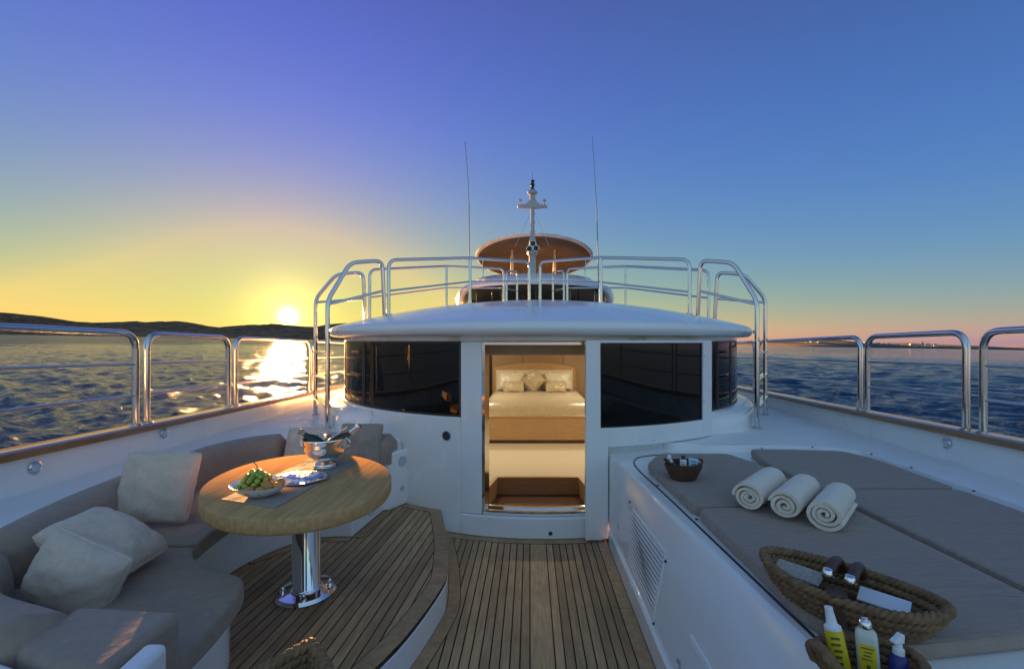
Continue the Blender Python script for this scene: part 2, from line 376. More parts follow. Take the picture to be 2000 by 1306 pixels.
ii, jj = np.meshgrid(np.arange(nr - 1), np.arange(nc), indexing='ij'); j2 = (jj + 1) % nc
Q = np.stack([ii * nc + jj, ii * nc + j2, (ii + 1) * nc + j2, (ii + 1) * nc + jj], -1).reshape(-1, 4)
me.vertices.add(len(V)); me.vertices.foreach_set('co', V.ravel())
me.loops.add(Q.size); me.loops.foreach_set('vertex_index', Q.ravel().astype(np.int32))
me.polygons.add(len(Q)); me.polygons.foreach_set('loop_start', np.arange(0, Q.size, 4, dtype=np.int32))
me.update(calc_edges=True); me.validate()
me.polygons.foreach_set('use_smooth', [True] * len(Q)); me.flip_normals(); me.materials.append(sea_m)
sea = bpy.data.objects.new('sea', me); COL.objects.link(sea); props(sea, 'dark blue choppy sea around the yacht', kind='structure')

def hill(name, prof, d0, depth, m, rough, label, seed):
    """ridge seen at distance d0: prof lists photo (x, y) of the skyline; a land mass with depth and folds"""
    xs = np.array([p[0] for p in prof]); ys = np.array([p[1] for p in prof])
    n = 700; nd = 26; P = []
    for i in range(n):
        px = xs[0] + (xs[-1] - xs[0]) * i / (n - 1); py = np.interp(px, xs, ys); row = []
        top = at_d(px, py, d0); base = SEA + TILT * top.x; h = top.z - base
        h += rough * (noise.noise(Vector((px * 0.13, seed, 0))) * 0.6 + noise.noise(Vector((px * 0.5, seed, 3))) * 0.7 + noise.noise(Vector((px * 1.3, seed, 7))) * 0.9)
        for j in range(nd):
            t = j / (nd - 1); s = (t - 0.5) * 2
            y = d0 + s * depth; prof_h = max(0, 1 - abs(s) ** 1.6)
            sc_ = y / d0; x = top.x + (top.x * 0.15) * (sc_ - 1)
            hh = h * prof_h + (rough * 2.5 * noise.noise(Vector((px * 0.03, s * 3, seed))) * prof_h if j not in (0, nd - 1) and s < -0.1 else 0)
            row.append((x, y, SEA + TILT * x + max(hh, 0) - (25 if j in (0, nd - 1) else 1)))
        P.append(row)
    o = MB().grid(P, flip=True).build(name, m, sharp=80)
    return props(o, label, kind='structure')
hill('hill', [(-700, 648), (-400, 622), (-200, 606), (-60, 606), (0, 610), (64, 617), (112, 627), (144, 634), (176, 634), (208, 632), (240, 630), (272, 629), (300, 631), (320, 630), (345, 627),
              (368, 632), (400, 637), (432, 641), (450, 643), (470, 640), (500, 636), (530, 633), (560, 635), (590, 637), (620, 638), (680, 633), (720, 640), (800, 655), (860, 668)], 2300, 700, scrub, 6.5,
     'dark scrub covered hills under the setting sun', 1.0)
hill('hill', [(1420, 676), (1470, 668), (1504, 666), (1543, 666), (1577, 662), (1608, 665), (1650, 670), (1676, 672), (1699, 674), (1721, 672.4), (1744, 669.7), (1766, 671.5), (1784, 674),
              (1802, 673), (1827, 673.3), (1856, 676), (1880, 679.6), (1900, 683)], 5200, 1500, scrub_far, 5.0, 'low island with white houses beyond the starboard rail', 9.0)
hill('hill', [(1925, 684), (1960, 680), (1985, 676), (2040, 673), (2120, 678), (2200, 688)], 14000, 2000, haze_rock_far, 6.0, 'faint far island at the edge of the sea', 4.0)
dg = bpy.context.evaluated_depsgraph_get(); dg.update()
isl = bpy.data.objects['hill.001']
hm = MB().box(-6, 6, -5, 5, -6, 7); hm.add([(-6.4, -5.4, 7), (6.4, -5.4, 7), (6.4, 5.4, 7), (-6.4, 5.4, 7), (-6, 0, 9.5), (6, 0, 9.5)], [(0, 1, 5, 4), (2, 3, 4, 5), (0, 4, 3), (1, 2, 5), (0, 3, 2, 1)])
house0 = None
hx = [random.gauss(c, s) for c, s, k in ((1740, 14, 22), (1782, 5, 8), (1804, 6, 10), (1827, 7, 10), (1702, 8, 5), (1590, 12, 8)) for _ in range(k)]
for px in hx:
    d = random.uniform(4150, 4850); x = (px - VX) / F * d
    hit, loc, nrm, idx = isl.ray_cast(Vector((x, d, 4000)) - isl.location, Vector((0, 0, -1)))
    if not hit: continue
    loc = loc + isl.location
    if loc.z < SEA + TILT * x + 3: continue
    if house0 is None: house0 = hm.build('house', house_w, smooth=False, origin=(0, 0, 0)); o = house0
    else: o = house0.copy(); COL.objects.link(o)
    props(o, 'tiny whitewashed house on the low island hillside', 'house', 'houses on the far island')
    o.location = loc; s = random.uniform(0.8, 1.9); o.scale = (s * 1.2, s, s); o.rotation_euler = (0, 0, random.uniform(0, 3))

# ------------------------------------------------------------------ yacht: curves of the hull and the deckhouse
CX, CY = 0.13, 6.40                              # centre of the rounded deckhouse front
RW = 2.66
def pol(r, th, z=0.0): return Vector((CX + r * math.sin(R(th)), CY - r * math.cos(R(th)), z))
def arcbox(mb, r0, r1, t0, t1, z0, z1, n=None):
    n = n or max(2, int(abs(t1 - t0) / 2.5) + 1)
    secs = []
    for i in range(n + 1):
        th = t0 + (t1 - t0) * i / n; secs.append([pol(r0, th, z0), pol(r1, th, z0), pol(r1, th, z1), pol(r0, th, z1)])
    return mb.sweep(secs)
def xl(y): return -(3.03 + 0.04 * (y - 2.5)) if y > 1 else -(2.97 - 0.10 * (1 - y) - 0.05 * (1 - y) ** 2)
def xr(y): return 3.18 + 0.055 * (y - 2.84) if y > 1 else 3.079 - 0.10 * (1 - y) - 0.05 * (1 - y) ** 2
def zc(y): return 1.053 - 0.022 * (y - 2.5)
ZS = 0.79                                        # side decks
YN, YF = -1.4, 13.0

# main deck: black caulking bed, planks, margin boards
step = smoothpath([(-0.82, 3.97), (-0.70, 3.58), (-0.606, 3.22), (-0.54, 2.84), (-0.545, 2.66), (-0.61, 2.33), (-0.69, 2.08), (-0.86, 1.72), (-1.12, 1.42), (-1.5, 1.25)], 6)
farc = [pol(RW, th) for th in np.linspace(-22.0, 11.4, 14)]
deck = root('main_deck', 'weathered teak deck of the yacht walkway', None, (0, 2, -0.03), kind='structure')
bed_poly = xy(step[::-1]) + [(p.x, p.y + 0.1) for p in farc] + [(0.70, 3.9), (0.70, YN), (-1.6, YN)]
MB().prism(bed_poly, -0.03, -0.004).build('caulking_bed', caulk, deck, smooth=False)
ml = offset(step, 0.085)                         # inner line of the margin board along the step
mf = [pol(RW + 0.085, th) for th in np.linspace(-20.0, 10.6, 14)]
GAP = 0.0042
inner = [(p.x, p.y) for p in offset(step, 0.03)[::-1] if p.y < 3.86] + [(p.x, p.y) for p in farc if -0.74 < p.x < 0.565] + [(0.571, 3.77), (0.571, YN), (-1.4, YN)]
xs_ = [0.0, 0.135] ; e = []
x = 0.135
edges = [(0.0, 0.135)] + [(0.135 + k * 0.0545, 0.135 + (k + 1) * 0.0545) for k in range(8)] + [(-(k + 1) * 0.0535, -k * 0.0535) for k in range(26)]
for a, b2 in edges:
    p = clip(clip(inner, 1, 0, b2 - GAP), -1, 0, -(a + GAP))
    if len(p) < 3 or abs(area(p)) < 0.0004: continue
    cuts = sorted(random.uniform(0.2, 3.4) for _ in range(1)) if a != 0.0 and random.random() < 0.35 else []
    ys_ = [YN - 1] + cuts + [9]
    for c0, c1 in zip(ys_[:-1], ys_[1:]):
        q = clip(clip(p, 0, 1, c1 - 0.0015), 0, -1, -(c0 + 0.0015))
        if len(q) > 2 and abs(area(q)) > 0.0003: MB().prism(q, -0.003, 0.0).build('plank', teak, deck, smooth=False)
def strip_boards(parent, A, B, cuts, z0, z1, m, name='margin_board'):
    n = len(A)
    for a, b2 in zip(cuts[:-1], cuts[1:]):
        i0, i1 = int(a * (n - 1)), int(b2 * (n - 1)); pa, pb = A[i0:i1 + 1], B[i0:i1 + 1]
        if len(pa) < 2: continue
        ta = (pa[1] - pa[0]).normalized() * 0.002
        MB().prism(xy([pa[0] + ta] + pa[1:]) + xy(([pb[0] + ta] + pb[1:])[::-1]), z0, z1).build(name, m, parent, smooth=False)
    pb2 = [b3 + (b3 - a3).normalized() * 0.005 for a3, b3 in zip(A, B)]
    MB().prism(xy(A) + xy(pb2[::-1]), z0, z1 - 0.0008).build('caulking_strip', caulk, parent, smooth=False)
strip_boards(deck, offset(step, 0.004), offset(step, 0.081), [0, .26, .44, .62, .8, 1], -0.002, 0.0016, teak_edge)
A_, B_ = [pol(RW + 0.004, t) for t in np.linspace(-19.8, 10.6, 40)], [pol(RW + 0.081, t) for t in np.linspace(-18.4, 10.6, 40)]
strip_boards(deck, A_, B_, [0, .36, .74, 1], -0.002, 0.0022, teak_edge)
yb = [YN, 1.05, 2.78, 3.70]
for a, b2 in zip(yb[:-1], yb[1:]): MB().prism([(0.5745, a + 0.002), (0.652, a + 0.002), (0.652, b2 - 0.002 + (0.09 if b2 > 3.6 else 0)), (0.5745, b2 - 0.002 + (0.06 if b2 > 3.6 else 0))], -0.003, 0.0003).build('margin_board', teak_edge, deck, smooth=False)

# raised platform under the table
plat = root('raised_platform', 'raised teak platform with a curved white step', None, (-1.3, 2.6, 0), kind='structure')
ZP = 0.19
pl_out = xy(step) + [(-2.6, 1.25), (-2.6, 4.4), (-1.6, 4.6), (-0.9, 4.05)]
MB().prism(pl_out, -0.02, ZP - 0.028).build('riser', gel, plat, bevel=0.012)
MB().prism(xy(offset(step, -0.004)) + pl_out[len(step):], ZP - 0.028, ZP - 0.004).build('caulking_bed', caulk, plat, smooth=False)
so = offset(step, -0.0005); si = offset(step, -0.098)
strip_boards(plat, so, si, [0.03, .25, .42, .56, .70, .84, 1], ZP - 0.02, ZP + 0.0016, teak_edge)
ci, co = [pol(RW + 0.003, t) for t in np.linspace(-30, -21, 8)], [pol(RW + 0.075, t) for t in np.linspace(-29, -20, 8)]
strip_boards(plat, ci, co, [0, 1], ZP - 0.002, ZP + 0.0022, teak_edge)
# straight border along the locker
lk = [(-1.37, 3.36), (-1.305, 3.88), (-1.25, 3.90), (-1.215, 3.94), (-1.13, 4.10)]
def border(p, q, w):
    p, q = Vector((*p, 0)), Vector((*q, 0)); t = (q - p).normalized(); nrm = Vector((t.y, -t.x, 0)) * w; t = t * 0.003
    e5 = nrm.normalized() * 0.005
    MB().prism(xy([p - t * 2, q + t * 2, q + t * 2 + nrm + e5, p - t * 2 + nrm + e5]), ZP - 0.002, ZP + 0.0009).build('caulking_strip', caulk, plat, smooth=False)
    MB().prism(xy([p + t, q - t, q - t + nrm, p + t + nrm]), ZP - 0.0025, ZP + 0.0018).build('margin_board', teak_edge, plat, smooth=False)
border(lk[0], lk[1], 0.07); border((-1.95, 3.0), (-1.66, 3.34), 0.07); border((-1.66, 3.36), (-1.37, 3.36), 0.07)
inp = [(p.x, p.y) for p in offset(step, -0.03) if p.y < 3.95 and p.y > 1.30] + [(-1.45, 1.30), (-2.0, 1.5), (-2.05, 3.0), (-1.66, 3.42), (-1.35, 3.40), (-1.30, 3.90), (-1.12, 4.12), (-0.84, 3.99)]
ca, sa = math.cos(R(4)), math.sin(R(4))
inp_r = [(x * ca - y * sa, x * sa + y * ca) for x, y in inp]; mnx = min(p[0] for p in inp_r)
for k in range(32):
    a = mnx + k * 0.0585
    p = clip(clip(inp_r, 1, 0, a + 0.0585 - GAP), -1, 0, -(a + GAP))
    if len(p) < 3 or abs(area(p)) < 0.0004: continue
    q = [(x * ca + y * sa, -x * sa + y * ca) for x, y in p]
    MB().prism(q, ZP - 0.0035, ZP).build('plank', teak, plat, smooth=False)

# ------------------------------------------------------------------ side decks and bulwarks
ledge = smoothpath([(-1.05, 1.10), (-1.336, 1.19), (-1.62, 1.28), (-1.97, 1.40), (-2.28, 1.62), (-2.47, 2.03), (-2.58, 2.4), (-2.64, 2.8), (-2.67, 3.3), (-2.65, 3.65), (-2.52, 3.92), (-2.28, 4.08), (-1.95, 4.14), (-1.55, 4.08), (-1.20, 4.06)], 6)
port = root('side_deck', 'white painted port side deck ledge behind the settee', None, (-2.8, 3, 0), kind='structure')
pp = xy(ledge) + [(p.x, p.y) for p in [pol(RW, t) for t in np.linspace(-31, -88, 18)]] + [(CX - RW, YF)] + [(xl(y) - 0.02, y) for y in np.linspace(YF, YN, 30)] + [(-1.02, YN)]
MB().prism(pp, 0.02, ZS).build('ledge', gel_matt, port, bevel=0.02, seg=3)
stb = root('side_deck', 'pale blue white starboard side deck beside the sunpad', None, (2.8, 3, 0), kind='structure')
spad = [(2.66 + 0.10, YN)] + [(2.76, 3.38)] + [(2.74, 3.60), (2.62, 3.73), (2.3, 3.80), (1.95, 3.82), (1.60, 3.82)]
sarc = [(p.x, p.y) for p in [pol(RW, t) for t in np.linspace(24, 88, 20)]]
ps = [(xr(y) + 0.02, y) for y in np.linspace(YN, YF, 30)] + [(CX + RW, YF)] + sarc[::-1] + spad[::-1]
MB().prism(ps, 0.02, ZS).build('ledge', gel_matt, stb, bevel=0.012, seg=3)

def bulwark(side):
    fx = xl if side < 0 else xr; ys_ = np.linspace(YN, YF, 40)
    lab = 'white port bulwark with varnished cap rail on the sunset side' if side < 0 else 'white starboard bulwark with varnished cap rail beside the sunpad'
    r_ = root('bulwark', lab, 'bulwark', (fx(3), 3, 0))
    secs = []; caps = []
    for y in ys_:
        xi = fx(y); z = zc(y)
        secs.append([(xi + side * 0.0, y, ZS - 0.3), (xi + side * 0.0, y, ZS + 0.002), (xi + side * 0.02, y, z - 0.045), (xi + side * 0.16, y, z - 0.045), (xi + side * 0.14, y, 0.2), (xi - side * 0.15, y, SEA - 0.8), (xi - side * 0.25, y, SEA - 0.8), (xi + side * 0.05, y, 0.2)])
        caps.append([(xi - side * 0.022, y, z - 0.047), (xi - side * 0.022, y, z - 0.008), (xi - side * 0.012, y, z), (xi + side * 0.17, y, z), (xi + side * 0.18, y, z - 0.008), (xi + side * 0.18, y, z - 0.047)])
    MB().sweep(secs).build('hull_side', gel, r_, sharp=30)
    MB().sweep(caps).build('cap_rail', varnish, r_, sharp=50)
    for y in (2.2, 4.15, 6.1):
        MB().add([(fx(y + dy) - side * 0.0015 + side * 0.02 * k, y + dy, ZS + 0.004 + (zc(y) - 0.05 - ZS) * k) for dy in (-0.0015, 0.0015) for k in (0, 1)], [(0, 1, 3, 2)]).build('panel_joint', grey_p, r_, smooth=False)
    for px, py in (((68, 913), (320, 846)) if side < 0 else ((1849, 866),)):
        # on the inner face: solve for the depth where the view ray meets it
        d = 3.0
        for _ in range(30):
            p = at_d(px, py, d); d *= (fx(d) + side * 0.01) / p.x
        p = at_d(px, py, d)
        M = Matrix.Translation(p) @ Matrix.Rotation(R(-90 * side), 4, 'Y')
        l = MB().lathe([(0, 0.0), (0.038, 0.0), (0.040, 0.006), (0.030, 0.012), (0.027, 0.008)], (0, 0, 0), 24, M).build('courtesy_light', steel, r_)
        MB().lathe([(0.0268, 0.009), (0.015, 0.013), (0, 0.014)], (0, 0, 0), 20, M).build('lens', lensglass, l)
    return r_
bulwark(-1); bulwark(1)

def guard_rail(side, y0, y1, label, bend=None):
    fx = xl if side < 0 else xr
    P = lambda y, h: Vector((fx(y) + side * 0.075, y, zc(y) + h))
    r_ = root('guard_rail', label, 'railing', P((y0 + y1) / 2, 0), 'stainless guard rails on the bulwarks')
    ny = [y0] + list(np.linspace(y0 + 0.3, y1 - 0.3, 6)) + [y1]
    pts = fillet([P(y0, 0)] + [P(y0, 0.735)] + [P(y1, 0.735)] + [P(y1, 0)], 0.13, 8)
    MB().tube(pts, 0.024, 14).build('frame', steel, r_)
    for h in (0.49, 0.24):
        MB().tube([P(y0, h), P(y1, h)], 0.0115, 10).build('cross_bar', steel, r_)
    for y in (y0, y1): MB().lathe([(0, 0.004), (0.042, 0.004), (0.042, 0.012), (0.03, 0.016)], P(y, 0), 18).build('foot_flange', steel, r_)
guard_rail(-1, 1.0, 3.47, 'stainless guard rail at the left edge of the port bulwark')
guard_rail(-1, 3.575, 4.60, 'short stainless guard rail, second along the port bulwark')
guard_rail(-1, 4.72, 6.4, 'stainless guard rail on the port cap in front of the sun glitter')
guard_rail(-1, 6.52, 8.6, 'stainless guard rail on the port cap, farthest aft behind the ladder')
guard_rail(1, 0.9, 3.14, 'stainless guard rail at the right edge of the starboard bulwark')
guard_rail(1, 3.27, 4.30, 'short stainless guard rail, second along the starboard bulwark')
guard_rail(1, 4.40, 6.6, 'stainless guard rail on the starboard cap beside the ladder foot')
guard_rail(1, 6.72, 8.8, 'stainless guard rail on the starboard cap, farthest aft behind the ladder')

for par, pts in ((stb, ((1587, 873), (1702, 887), (1780, 913), (1902, 959), (1488, 876))), (port, ((440, 872), (36, 1020), (150, 968), (300, 917)))):
    for px, py in pts:
        c = at_z(px, py, ZS); MB().lathe([(0, 0.0), (0.008, 0.0), (0.008, 0.004), (0.005, 0.007), (0, 0.007)], c, 12).build('snap_stud', black_p, par)
# ------------------------------------------------------------------ deckhouse
house = root('deckhouse', 'rounded white yacht deckhouse with dark wraparound windows and domed roof', 'deckhouse', (CX, CY, 0))
w = MB()
arcbox(w, RW - 0.09, RW, -90, -16.3, 0.0, 1.03)
arcbox(w, RW - 0.09, RW, 9.6, 90, 0.0, 1.00)
arcbox(w, RW - 0.09, RW - 0.012, 9.6, 12.15, 1.002, 1.70)
arcbox(w, RW - 0.11, RW - 0.006, -16.3, -12.0, 0.187, 1.70)
arcbox(w, RW - 0.13, RW + 0.002, -16.3, 9.58, 0.0, 0.185)
arcbox(w, RW - 0.13, RW - 0.02, -11.98, 9.58, 0.187, 0.215)
arcbox(w, RW - 0.11, RW - 0.03, -90, 90, 1.70, 1.80)
w.box(CX - RW, CX - RW + 0.09, CY, YF, 0, 1.8); w.box(CX + RW - 0.09, CX + RW, CY, YF, 0, 1.8)
w.box(CX - RW + 0.091, CX + RW - 0.091, YF - 0.1, YF - 0.001, -0.6, 1.86); w.box(CX - RW + 0.10, CX + RW - 0.10, 9.80, 9.86, -0.6, 1.86)
w.build('wall', gel, house, bevel=0.012, seg=3)
for s_ in (-1, 1):
    g = MB(); t0, t1 = (40, 90) if s_ < 0 else (37, 90)
    secs = []
    for i in range(25):
        th = s_ * (t0 + (t1 - t0) * i / 24); k = min(1, i / 5.0) ; k = k * k * (3 - 2 * k)
        ro = RW + 0.01 + 0.15 * k
        secs.append([pol(RW - 0.02, th, ZS - 0.2), pol(ro + 0.02, th, ZS - 0.2), pol(ro + 0.02, th, 0.90), pol(ro - 0.01, th, 0.955), pol(ro - 0.05, th, 0.985), pol(RW + 0.005, th, 1.004), pol(RW - 0.02, th, 1.004)])
    g.sweep(secs).build('coaming', gel, house, sharp=50)
def window(t0, t1, z0, z1, r=RW - 0.03, lab=None):
    f = MB(); fw = 0.5
    arcbox(f, r - 0.02, r + 0.006, t0, t0 + fw, z0, z1, 1); arcbox(f, r - 0.02, r + 0.006, t1 - fw, t1, z0, z1, 1)
    arcbox(f, r - 0.02, r + 0.005, t0, t1, z0, z0 + 0.018); arcbox(f, r - 0.02, r + 0.005, t0, t1, z1 - 0.012, z1)
    o = f.build('window', frame_dark, house)
    g = MB(); g.grid([[pol(r, t, z0), pol(r, t, z1)] for t in np.linspace(t0, t1, 24)]); g.grid([[pol(r - 0.01, t, z0), pol(r - 0.01, t, z1)] for t in np.linspace(t0, t1, 24)], flip=True)
    g.build('pane', glass_dark, o, sharp=80)
window(-41.0, -16.4, 1.03, 1.70); window(-45.0, -41.2, 1.03, 1.70); window(-61, -45.2, 1.03, 1.70); window(-75, -61.2, 1.03, 1.70); window(-90, -75.2, 1.03, 1.70)
window(12.2, 37, 1.0, 1.70); window(37.2, 43, 1.0, 1.70); window(43.2, 52, 1.0, 1.70); window(52.2, 68, 1.0, 1.70); window(68.2, 90, 1.0, 1.70)
# roof: visor lip and dome
def zr(r): return 1.85 + 0.42 * (1 - (r / 2.85) ** 2)
prof = [(2.45, 1.80), (2.45, 1.765), (2.70, 1.750), (2.755, 1.755), (2.785, 1.775), (2.80, 1.81), (2.795, 1.84), (2.775, 1.865), (2.74, 1.880)] + [(r, zr(r)) for r in (2.66, 2.5, 2.2, 1.8, 1.4, 1.0, 0.6, 0.3, 0.02)]
secs = []
ths = np.linspace(-90, 90, 73)
P = [[pol(r, th, z) for r, z in prof] for th in ths]
P = [[Vector((p.x, YF, p.z)) for p in P[0]]] + P + [[Vector((p.x, YF, p.z)) for p in P[-1]]]
MB().grid(P).build('roof', gel, house, sharp=50)
# door frame
df = MB(); r0, r1 = RW - 0.15, RW - 0.018
arcbox(df, r0, r1, -12.0, -11.45, 0.217, 1.695, 1); arcbox(df, r0, r1, -11.45, 9.55, 1.672, 1.695); arcbox(df, r0, r1 + 0.004, -11.45, 9.55, 0.217, 0.232)
arcbox(df, RW - 0.085, RW - 0.075, -11.45, 9.55, 0.232, 0.245)
df.build('door_frame', steel, house)
def disc(parent, c, nrm, r, m, name, th=0.006, rim=None):
    M = Matrix.Translation(c) @ Vector(nrm).to_track_quat('Z', 'Y').to_matrix().to_4x4()
    if rim:
        o = MB().lathe([(0, 0.001), (r * 1.15, 0.001), (r * 1.15, th * 0.8), (r, th), (r * 0.98, th * 0.5)], (0, 0, 0), 28, M).build(name, rim, parent)
        MB().lathe([(r * 0.975, th * 0.55), (r * 0.6, th * 0.7), (0, th * 0.75)], (0, 0, 0), 28, M).build('lens' if m is lensglass else 'grille', m, o); return o
    return MB().lathe([(0, 0.001), (r, 0.001), (r, th * 0.7), (r * 0.9, th), (0, th)], (0, 0, 0), 28, M).build(name, m, parent)
th_s = -15.0
disc(house, pol(RW, -19.2, 0.86), pol(1, -19.2) - pol(0, 0), 0.040, grille, 'wall_speaker', rim=grey_p)
disc(house, pol(RW, 1.0, 0.055), (0, -1, 0), 0.017, grille, 'courtesy_light', rim=grey_p)
disc(house, pol(2.80, -24, 1.815), pol(1, -24) - pol(0, 0), 0.008, white_p, 'visor_fitting')
for s_ in (-1, 1):
    disc(house, pol(2.80, s_ * 62, 1.815), pol(1, s_ * 62) - pol(0, 0), 0.02, steel, 'navigation_lamp', th=0.05)

# sliding door leaf, slid open to starboard
RP = RW + 0.085
leaf = root('sliding_door', 'white curved sliding door leaf with large dark window, slid open', 'door', pol(RP, 10, 0.02))
d_ = MB(); ri, ro = RP - 0.05, RP
arcbox(d_, ri, ro, 7.2, 9.8, 0.02, 1.712); arcbox(d_, ri, ro, 9.8, 11.3, 0.02, 0.965); arcbox(d_, ri, ro, 11.3, 33.2, 0.80, 0.965)
arcbox(d_, ri, ro, 9.8, 33.2, 1.688, 1.712); arcbox(d_, ri, ro, 33.2, 36.2, 0.80, 1.712)
d_.build('panel', gel, leaf, bevel=0.006, seg=3)
g = MB(); arcbox(g, ri + 0.006, RP - 0.018, 9.82, 33.18, 0.967, 1.686); g.build('pane', glass_dark, leaf, sharp=60)
g = MB()
for a in (9.85, 32.95): arcbox(g, ri + 0.01, RP - 0.012, a, a + 0.22, 0.968, 1.685, 1)
arcbox(g, ri + 0.01, RP - 0.012, 10.1, 32.9, 0.968, 0.976); g.build('gasket', frame_dark, leaf)
for a, z in ((33.5, 1.56), (33.5, 1.14), (20.5, 0.835)): disc(leaf, pol(RP, a, z), pol(1, a) - pol(0, 0), 0.006, steel, 'screw_cap', th=0.004)

# ------------------------------------------------------------------ cabin inside
cabin = root('cabin_room', 'warm lit wood panelled cabin seen through the doorway', None, (0.1, 7, -0.2), kind='structure')
ZC = 1.70
MB().prism([(-0.62, 4.0), (-0.53, 4.0), (-0.52, 5.10), (-0.43, 5.47), (0.63, 5.47), (0.705, 5.10), (0.71, 4.0), (0.80, 4.0), (0.80, 5.2), (2.0, 5.2), (2.35, 5.7), (2.35, 9.7), (-2.25, 9.7), (-2.25, 5.7), (-1.9, 5.2), (-0.62, 5.2)], -0.06, 0.0).build('carpet_floor', carpet, cabin, smooth=False)
MB().prism([(-1.7, 4.9), (1.9, 4.9), (2.3, 5.6), (2.3, 9.75), (-2.2, 9.75), (-2.2, 5.6)], ZC + 0.01, ZC + 0.04).build('ceiling', cabin_white, cabin, smooth=False)
MB().prism([(-0.7, 3.88), (1.0, 3.88), (1.9, 4.9), (-1.7, 4.9)], ZC + 0.01, ZC + 0.04).build('ceiling', cabin_white, cabin, smooth=False)
MB().box(-2.2, 2.4, 9.72, 9.76, -0.05, ZC + 0.01).build('back_wall', anigre, cabin, smooth=False)
for k in range(5): MB().box(-1.95 + k * 0.9, -1.07 + k * 0.9, 9.70, 9.717, 0.0, ZC).build('wall_panel', anigre, cabin, bevel=0.003)
for s_, x0 in ((-1, -2.24), (1, 2.30)): MB().box(x0, x0 + 0.04, 5.65, 9.74, -0.05, ZC + 0.01).build('side_wall', anigre, cabin, smooth=False)
# entrance well
wl_ = MB(); wl_.box(-1.0, 1.2, 3.80, 5.46, -0.24, -0.20); wl_.build('well_floor', mahog, cabin, smooth=False)
wr = MB()
hexp = [(-0.48, 3.90), (-0.47, 5.08), (-0.40, 5.42), (0.60, 5.42), (0.655, 5.08), (0.66, 3.90)]
for a, b2 in zip(hexp[:-1], hexp[1:]):
    A0, B0 = Vector((*a, 0)), Vector((*b2, 0)); t_ = (B0 - A0).normalized(); n_ = Vector((-t_.y, t_.x, 0)) * 0.05
    wr.prism(xy([A0, B0, B0 + n_, A0 + n_]), -0.21, 0.012)
wr.build('well_rim', anigre_h, cabin)
MB().box(-0.30, 0.38, 4.15, 5.1, -0.199, -0.188).build('door_mat', mat_brown, cabin, bevel=0.004)
MB().box(-0.70, -0.62, 4.00, 5.05, 0.013, ZC).build('side_wall', anigre, cabin, smooth=False)
MB().box(0.80, 0.88, 3.98, 5.05, 0.013, ZC).build('side_wall', anigre, cabin, smooth=False)
MB().prism([(-0.615, 3.93), (-0.435, 3.90), (-0.50, 4.62), (-0.615, 4.62)], 0.014, 1.66).build('side_wall', anigre, cabin, bevel=0.004)
for z, d2, m2, nm in ((1.36, 4.35, black_p, 'switch_plate'), (1.00, 4.1, steel, 'door_latch')):
    xx = -0.435 - (d2 - 3.90) / 0.72 * 0.065
    MB().box(xx - 0.002, xx + 0.012, d2 - 0.035, d2 + 0.035, z - 0.045, z + 0.045).build(nm, m2, cabin, bevel=0.004)
MB().box(-0.62, 0.80, 4.60, 4.66, 1.56, 1.69).build('door_header', cream_l, cabin, bevel=0.004)
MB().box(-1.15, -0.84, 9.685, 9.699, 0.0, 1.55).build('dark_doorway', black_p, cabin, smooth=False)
for x, y in ((-0.9, 6.2), (1.1, 6.2), (-0.9, 8.3), (1.1, 8.3)):
    cl_ = root('ceiling_light', 'round recessed ceiling light inside the cabin', 'ceiling light', (x, y, ZC), 'cabin ceiling lights')
    MB().lathe([(0.06, 0.009), (0.06, 0), (0.05, -0.008), (0.04, 0.0)], (x, y, ZC), 20).build('rim', steel, cl_)
    MB().lathe([(0.0, -0.001), (0.04, -0.001), (0.04, 0.004)], (x, y, ZC), 20).build('lens', lamp_m, cl_)
    ld = bpy.data.lights.new('cabin_lamp', 'AREA'); ld.shape = 'DISK'; ld.size = 0.08; ld.energy = 1.7; ld.color = (1.0, 0.85, 0.60)
    lo = bpy.data.objects.new('cabin_lamp', ld); COL.objects.link(lo); lo.location = (0, 0, -0.012); lo.parent = cl_

def pillow_mesh(w_, h_, t_, M, seed=0, pinch=0.055, n=26, wr=0.022):
    def P(u, v, s):
        e = max(0.0, (1 - abs(u) ** 2.2)) ** 0.42 * max(0.0, (1 - abs(v) ** 2.2)) ** 0.42; cr = 1 - 0.075 * (u * v) ** 4
        x = w_ / 2 * u * (1 - pinch * (1 - v * v)) * cr; y = h_ / 2 * v * (1 - pinch * (1 - u * u)) * cr
        q = noise.noise(Vector((u * 2.2 + seed, v * 2.2, s * 3.0))) * wr * e + noise.noise(Vector((u * 5 + seed, v * 5, s * 9.0))) * wr * 0.45 * min(1, e * 2)
        return M @ Vector((x, y, s * (t_ / 2 * e) + q))
    mb = MB(); us = [math.sin(math.pi / 2 * (-1 + 2 * i / n)) for i in range(n + 1)]
    for s in (1, -1): mb.grid([[P(u, v, s) for v in us] for u in us], flip=(s < 0))
    rim = [(u, -1) for u in us] + [(1, v) for v in us[1:]] + [(u, 1) for u in us[::-1][1:]] + [(-1, v) for v in us[::-1][1:-1]]
    return mb, [P(u, v, 1) for u, v in rim]
def pillow(name, label, w_, h_, t_, M, m, seed, cat='pillow', group=None, piping=True, **kw):
    mb, rim = pillow_mesh(w_, h_, t_, M, seed, **kw)
    base = M @ Vector((0, 0, 0)); r_ = root(name, label, cat, base, group)
    mb.build('cover', m, r_, sharp=180)
    if piping: MB().tube(rim, 0.004, 6, closed=True).build('seam', m, r_)
    return r_
def frame_M(c, right, up):
    right = Vector(right).normalized(); up = Vector(up); up = (up - right * up.dot(right)).normalized(); n_ = right.cross(up)
    M = Matrix((right, up, n_)).transposed().to_4x4(); M.translation = Vector(c); return M

